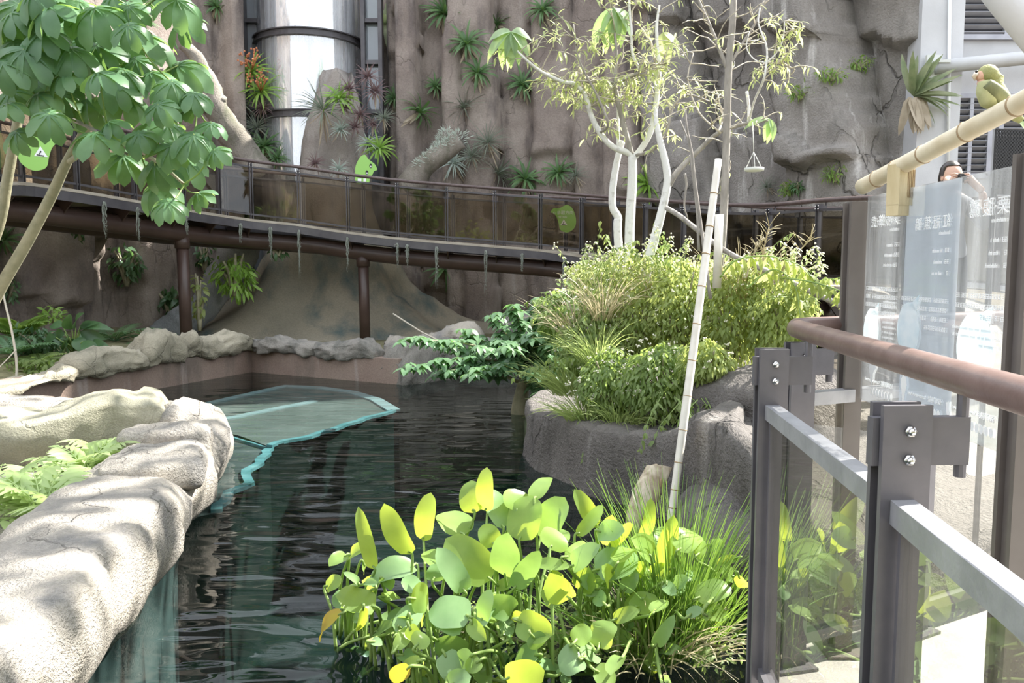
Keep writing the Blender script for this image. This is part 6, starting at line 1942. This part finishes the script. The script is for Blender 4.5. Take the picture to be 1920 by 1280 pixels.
for j, (x, y, ty, lab) in enumerate([(1090, 560, 470, 'wispy flowering stalks rising left of the white trunks'), (1140, 540, 455, 'wispy flowering stalks in front of the leftmost white trunk'), (1250, 540, 440, 'tall wispy flowering stalks between the right white trunk and the bamboo pole'), (1410, 560, 470, 'wispy flowering stalks above the lime weeds'), (1500, 560, 470, 'wispy flowering stalks nearest the sign post')]):
    d = [7.4, 7.0, 6.9, 6.3, 6.0][j]; b = P(x, y, d)
    root = thing('flowering_stalks', lab, 'plant', b); r = random.Random(j)
    ms, ml, mf = MB(), MB(), MB()
    for k in range(16):
        q = P(x + r.uniform(-50, 50), ty + r.uniform(-15, 55), d + r.uniform(-.3, .3))
        pp = smooth_path([b + V((r.uniform(-.15, .15), 0, 0)), b.lerp(q, .55) + V((r.uniform(-.06, .06), 0, .04)), q], 5)
        ms.tube(pp, [.004, .0018], 4)
        for i in range(3, len(pp)):
            for _ in range(2): ml.leaf(pp[i], V((r.uniform(-1, 1), r.uniform(-1, 1), -.3)), V((0, -.4, 1)), r.uniform(.03, .06), .018, 3)
        for i in range(5): mf.ball(q + V((r.uniform(-.03, .03), r.uniform(-.03, .03), r.uniform(-.03, .03))), .008, 5, 3)
    ms.build('stalks', M['petiole'], root); stuff(ml.build('leaves', M['canopy'], root)); stuff(mf.build('flowers', M['flower'], root))
# pale dry twigs sticking up at the right
for x, y, tx, ty, lab in [(1430, 520, 1442, 425, 'pale dry branching twig rising highest from the right weeds'), (1450, 530, 1520, 448, 'pale dry twig bending right towards the sign post'), (1400, 520, 1425, 455, 'short pale dry twig left of the highest one')]:
    mb = MB(); r = random.Random(x)
    pp = smooth_path([P(x, y, 6.0), P((x + tx) / 2 - 4, (y + ty) / 2, 6.0), P(tx, ty, 6.0)], 6)
    mb.tube(pp, [.008, .004], 5)
    for j in range(3, len(pp)):
        for k in range(3):
            e = pp[j] + V((r.uniform(-.12, .12), r.uniform(-.1, .1), r.uniform(.02, .12)))
            mb.tube([pp[j], pp[j].lerp(e, .5) + V((0, 0, .01)), e], [.003, .0012], 4)
    tag(mb.build('dry_twig', M['straw'], origin=pp[0]), lab, 'twig')
# pinnate branches at the right
for pts, lab in (([(1350, 520, 5.9), (1380, 488, 5.8), (1440, 480, 5.7), (1500, 498, 5.6), (1530, 530, 5.55)], 'long pinnate green branch arching to the right above the weeds'),
                 ([(1400, 540, 5.8), (1450, 505, 5.7), (1490, 535, 5.6), (1500, 590, 5.5)], 'pinnate branch drooping over the lime weeds'),
                 ([(1460, 520, 5.7), (1520, 528, 5.5), (1575, 545, 5.3), (1600, 560, 5.2)], 'lowest pinnate branch reaching behind the sign post')):
    t0 = thing('pinnate_branch', lab, 'branch', P(*pts[0]))
    pp = smooth_path([P(*q) for q in pts], 8)
    mb = MB(); mb.tube(pp, [.007, .003], 5); mb.build('stem', M['petiole'], t0)
    r = random.Random(int(pts[0][0]))
    mb = MB()
    for j in range(6, len(pp) - 1, 2):
        d = (pp[j + 1] - pp[j - 1]).normalized()
        for s_ in (-1, 1):
            sd_ = V((d.z * s_, -.3, -.9 if s_ > 0 else -.3)) + V((d.x * .5, 0, 0))
            mb.leaf(pp[j], V((r.uniform(-.15, .3) + .2 * s_, -.25 * s_, -1 + .5 * (s_ < 0))), V((.2, -1, .4)), r.uniform(.11, .15), .034, 4, .4, .2)
            if j % 4 == 0: mb.leaf(pp[j], V((.5, .4 * s_, -.4)), V((0, -.4, 1)), r.uniform(.10, .14), .034, 4, .5, .2)
    stuff(mb.build('leaflets', M['weed'], t0))

# ---------------------------------------------------------------- foreground arrowhead plants
H3 = [(1350,240,1400,55,100),(1000,310,960,140,125),(1075,300,1035,125,95),(1240,300,1260,170,150),(1165,400,1110,165,110),(935,440,850,265,175),(1265,470,1310,215,185),(1385,450,1490,245,170),(715,470,715,228,110),(640,545,475,335,110),(430,630,345,345,80),(665,620,440,620,120),(1120,500,1060,385,120),(1100,690,860,470,210),(1180,670,1170,490,160),(985,900,750,830,190),(950,760,840,540,130),(440,850,240,765,140),(250,880,40,990,85),(370,845,355,1000,60),(560,1000,690,830,130),(550,1090,660,940,80),(780,1030,980,1130,130),(830,1110,910,1260,140),(700,1150,490,1205,80),(640,1190,500,1265,90),(1050,930,1050,790,90),(1080,800,1270,900,140),(1250,920,1430,1000,150),(1160,1000,1240,900,95),(980,930,1040,1020,80),(1370,1120,1220,1140,140),(1230,740,1360,560,110),(1420,690,1520,790,150),(1360,600,1520,590,70),(1440,520,1480,400,150),(830,640,730,490,110),(770,700,790,610,100),(690,750,600,680,95),(1180,1250,1380,1230,150),(480,690,580,740,60),(440,730,455,655,50),(340,715,335,662,42),(375,712,398,680,36),(415,1040,468,1045,50),(1310,890,1360,860,65),(1190,1040,1270,1010,55),(670,1080,720,990,110),(640,800,760,790,150),(1000,1120,900,1180,120),(1040,1150,960,1200,90),(790,900,900,960,120),(1130,860,1180,960,80),(860,1290,960,1240,120),(720,880,640,960,80),(1330,1000,1400,1090,110)]
H4 = [(480,390,400,215,95),(370,440,520,275,70),(475,640,700,540,185),(490,420,610,400,120),(610,480,655,380,70),(740,450,830,325,65),(790,560,740,455,120),(700,680,740,600,70),(860,540,860,380,90),(850,610,920,400,100),(950,530,1060,370,150),(1050,800,1240,700,130),(900,765,1055,730,45),(925,745,985,680,75),(720,885,785,755,120),(535,830,430,735,85),(1290,660,1335,760,60),(1100,880,1155,950,45),(490,1080,545,925,140),(400,1130,285,1170,160),(400,1135,500,1090,130),(470,1200,590,1280,120),(820,1065,885,975,75),(870,1275,930,1260,80),(300,570,455,465,80),(345,620,425,500,110),(330,800,215,690,130),(400,760,420,640,130),(230,500,300,400,120),(350,1050,440,960,110),(600,600,680,480,100),(640,760,700,650,90),(580,920,700,860,80),(800,880,880,800,70),(1000,900,1080,850,60),(560,500,560,360,110),(630,1130,560,1210,80),(1060,560,1100,460,60)]
ar = random.Random(8)
spec = [(560 + a / 3.048, 860 + b / 3.048, 560 + c / 3.048, 860 + d / 3.048, w / 3.048) for a, b, c, d, w in H3] + \
       [(960 + a / 3.048, 860 + b / 3.048, 960 + c / 3.048, 860 + d / 3.048, w / 3.048) for a, b, c, d, w in H4]
CL = [(655, 1190, 'at the far left tip over the open water'), (735, 1235, 'with the twisted narrow leaves at its left'), (800, 1290, 'at the bottom edge with a yellow brown leaf'),
      (850, 1215, 'around the white lit wide leaf'), (915, 1270, 'at the bottom edge below the wide pale leaves'), (940, 1200, 'with the glowing yellow upright leaves'), (1000, 1225, 'under the tallest leaf'),
      (1030, 1290, 'at the bottom edge left of the rushes'), (1085, 1230, 'with the largest glowing leaf'), (1140, 1200, 'directly in front of the split log'), (1190, 1240, 'wrapped by the rushes'), (1260, 1215, 'right of the rushes'), (1335, 1170, 'small and rightmost beside the railing post')]
clumps = []
for x, y, w in CL:
    b = G(x, y, 0.0)
    clumps.append((x, y, thing('arrowhead_plant', 'bright broad leaved water plant %s' % w, 'water plant', b, 'water plants in the foreground clump'), b))
nleaf = {i: 0 for i in range(len(clumps))}
def oval(t): return max(0.0, 1 - abs(2 * (t ** 0.86) - 1) ** 2.3) ** 0.5
def add_leaf(bx_, by_, tx, ty, w, d, ci, yellow=False, roll=None, stalk=True):
    B_ = P(bx_, by_, d)
    tl = ar.uniform(-.12, .12)
    T_ = P(tx, ty, d + tl)
    L = (T_ - B_).length
    dd = (T_ - B_).normalized()
    view = (EYE - B_).normalized()
    roll = ar.uniform(-.75, .75) if roll is None else roll
    nn = (view + dd.cross(view).normalized() * math.tan(roll) * .9 + V((0, 0, .25))).normalized()
    W = w * 1.08 * d / F / max(.6, math.cos(roll))
    mb = MB()
    mb.leaf(B_, dd, nn, L * 1.06, W, 12, ar.uniform(.15, .75), ar.uniform(.1, .42), oval, ar.uniform(.01, .08), ar.random() * 6)
    cx_, cy_, root, base = clumps[ci]
    lf = mb.build('leaf', M['yellowed'] if yellow else (M['bright'] if ar.random() < (.75 if by_ < 1060 else .45) else M['cool']), root)  # lit copy likelier on upper leaves, shaded copy on lower ones
    if stalk:
        s = base + V((ar.uniform(-.10, .10), ar.uniform(-.12, .12), -.02))
        m_ = s.lerp(B_, .55); m_ = V((lerp(s.x, B_.x, .35), lerp(s.y, B_.y, .35), lerp(s.z, B_.z, .62)))
        mb = MB(); mb.tube(smooth_path([s, m_, B_ - dd * .015, B_ + dd * .02], 5), [.0085, .0065, .0045], 7)
        mb.build('leaf_stalk', M['petiole'], lf)
for i, (bx_, by_, tx, ty, w) in enumerate(spec):
    y = (by_ + ty) / 2
    d = 3.62 - (y - 880) / 400 * .85 + ar.uniform(-.12, .12)
    ci = min(range(len(clumps)), key=lambda k: abs(clumps[k][0] - bx_) + abs(clumps[k][1] - by_ - 60) * .35 + nleaf[k] * 3)
    nleaf[ci] += 1
    add_leaf(bx_, by_, tx, ty, w, d, ci, i in (18, 25))
# smaller filler leaves low in each clump
for ci, (x, y, root, base) in enumerate(clumps):
    for k in range(11):
        bx_ = x + ar.uniform(-60, 60); by_ = y - ar.uniform(-30, 150)
        an = ar.uniform(0, 6.3); L = ar.uniform(22, 42)
        add_leaf(bx_, by_, bx_ + L * math.cos(an), by_ - L * .7 * math.sin(an), ar.uniform(18, 32), base.y - ar.uniform(0, .15), ci)
# plants further right, mirrored in the railing glass only partly seen past the post
for (x, y, z0, lab, n) in ((1405, 1235, 0, 'bright water plant at the foot of the front railing post', 7),):
    pass
# rushes
def rush(label, base, n, L, spread, seed, lean=(0, 0)):
    o = tuft('rush_clump', label, base, n, L, M['rush'], spread, .0052, seed, .35, 'rushes', lean)
    return o
rush('dense clump of tall thin green rushes rising in front of the wave shaped rock', G(1262, 1225, 0), 420, .85, .42, 5, (.02, .1))
rush('looser fan of rushes arching right towards the railing post', G(1290, 1200, 0), 160, .75, .9, 6, (.2, 0))
rush('low fan of rush blades arching left between the water plant leaves', G(1190, 1235, 0), 150, .6, 1.0, 7, (-.25, 0))
tuft('rush_litter', 'flattened pale dead rush blades around the foot of the clump', G(1230, 1215, .04), 160, .35, M['straw'], 2.2, .006, 8, .9)
px_shrub('creeping_weed', 'small leaved creeping weed floating around the stalks of the water plants', 1000, 1180, 260, 30, 3.45, 900, M['weed2'], .03, depth=.35, hang=.1)
px_shrub('creeping_weed', 'small leaved creeping weed on the water right of the rushes', 1330, 1190, 60, 22, 3.4, 200, M['weed2'], .03, depth=.3, hang=.1)
for i, (x, h, lab) in enumerate([(-12, 3.6, 'shrub bank at the far left of the planted wall behind the viewpoint'), (-8.5, 4.4, 'tall shrub against the wall behind the viewpoint, left part'), (-5, 3.4, 'rounded shrub behind the viewpoint left of centre'), (-2, 4.6, 'tallest shrub directly behind the viewpoint'), (1.5, 3.4, 'low shrub behind the viewpoint right of centre'), (5, 4.4, 'shrub behind the viewpoint towards the right'), (9, 3.8, 'shrub at the far right behind the viewpoint')]):
    shrub('background_shrub', lab, V((x, -7.2, h / 2 - .4)), (1.9, 1.2, h / 2), 700, M['weed'] if i % 2 else M['weed2'], .32, seed=i, hang=.2, base=V((x, -7.2, -1.7)))
# tree whose crown, above the picture, shades and dapples the near ledge
oc = thing('canopy_tree', 'leafy tree crown overhanging the pool above the upper right corner', 'tree', V((5.6, 6.6, 0.4)))
mb = MB(); mb.tube(smooth_path([V((5.6, 6.6, .4)), V((5.5, 6.7, 4)), V((5.0, 6.9, 7.2)), V((4.0, 7.0, 9.2))], 5), [.14, .11, .06], 10); mb.build('trunk', M['bark_grey'], oc)
mb = MB(); r = random.Random(12)
for i in range(1500):
    q = V((r.gauss(0, 1.1), r.gauss(0, 1.9), r.gauss(0, .5)))
    p = V((4.2, 6.9, 9.6)) + q
    L = r.uniform(.16, .34)
    mb.leaf(p, V((r.uniform(-1, 1), r.uniform(-1, 1), -.4)), V((r.uniform(-.3, .3), 0, 1)), L, L * .5, 3, .4)
stuff(mb.build('foliage', M['cecropia'], oc))

sc.cycles.transparent_max_bounces = 32
sc.cycles.max_bounces = 8
sc.cycles.caustics_reflective = False
sc.cycles.caustics_refractive = False
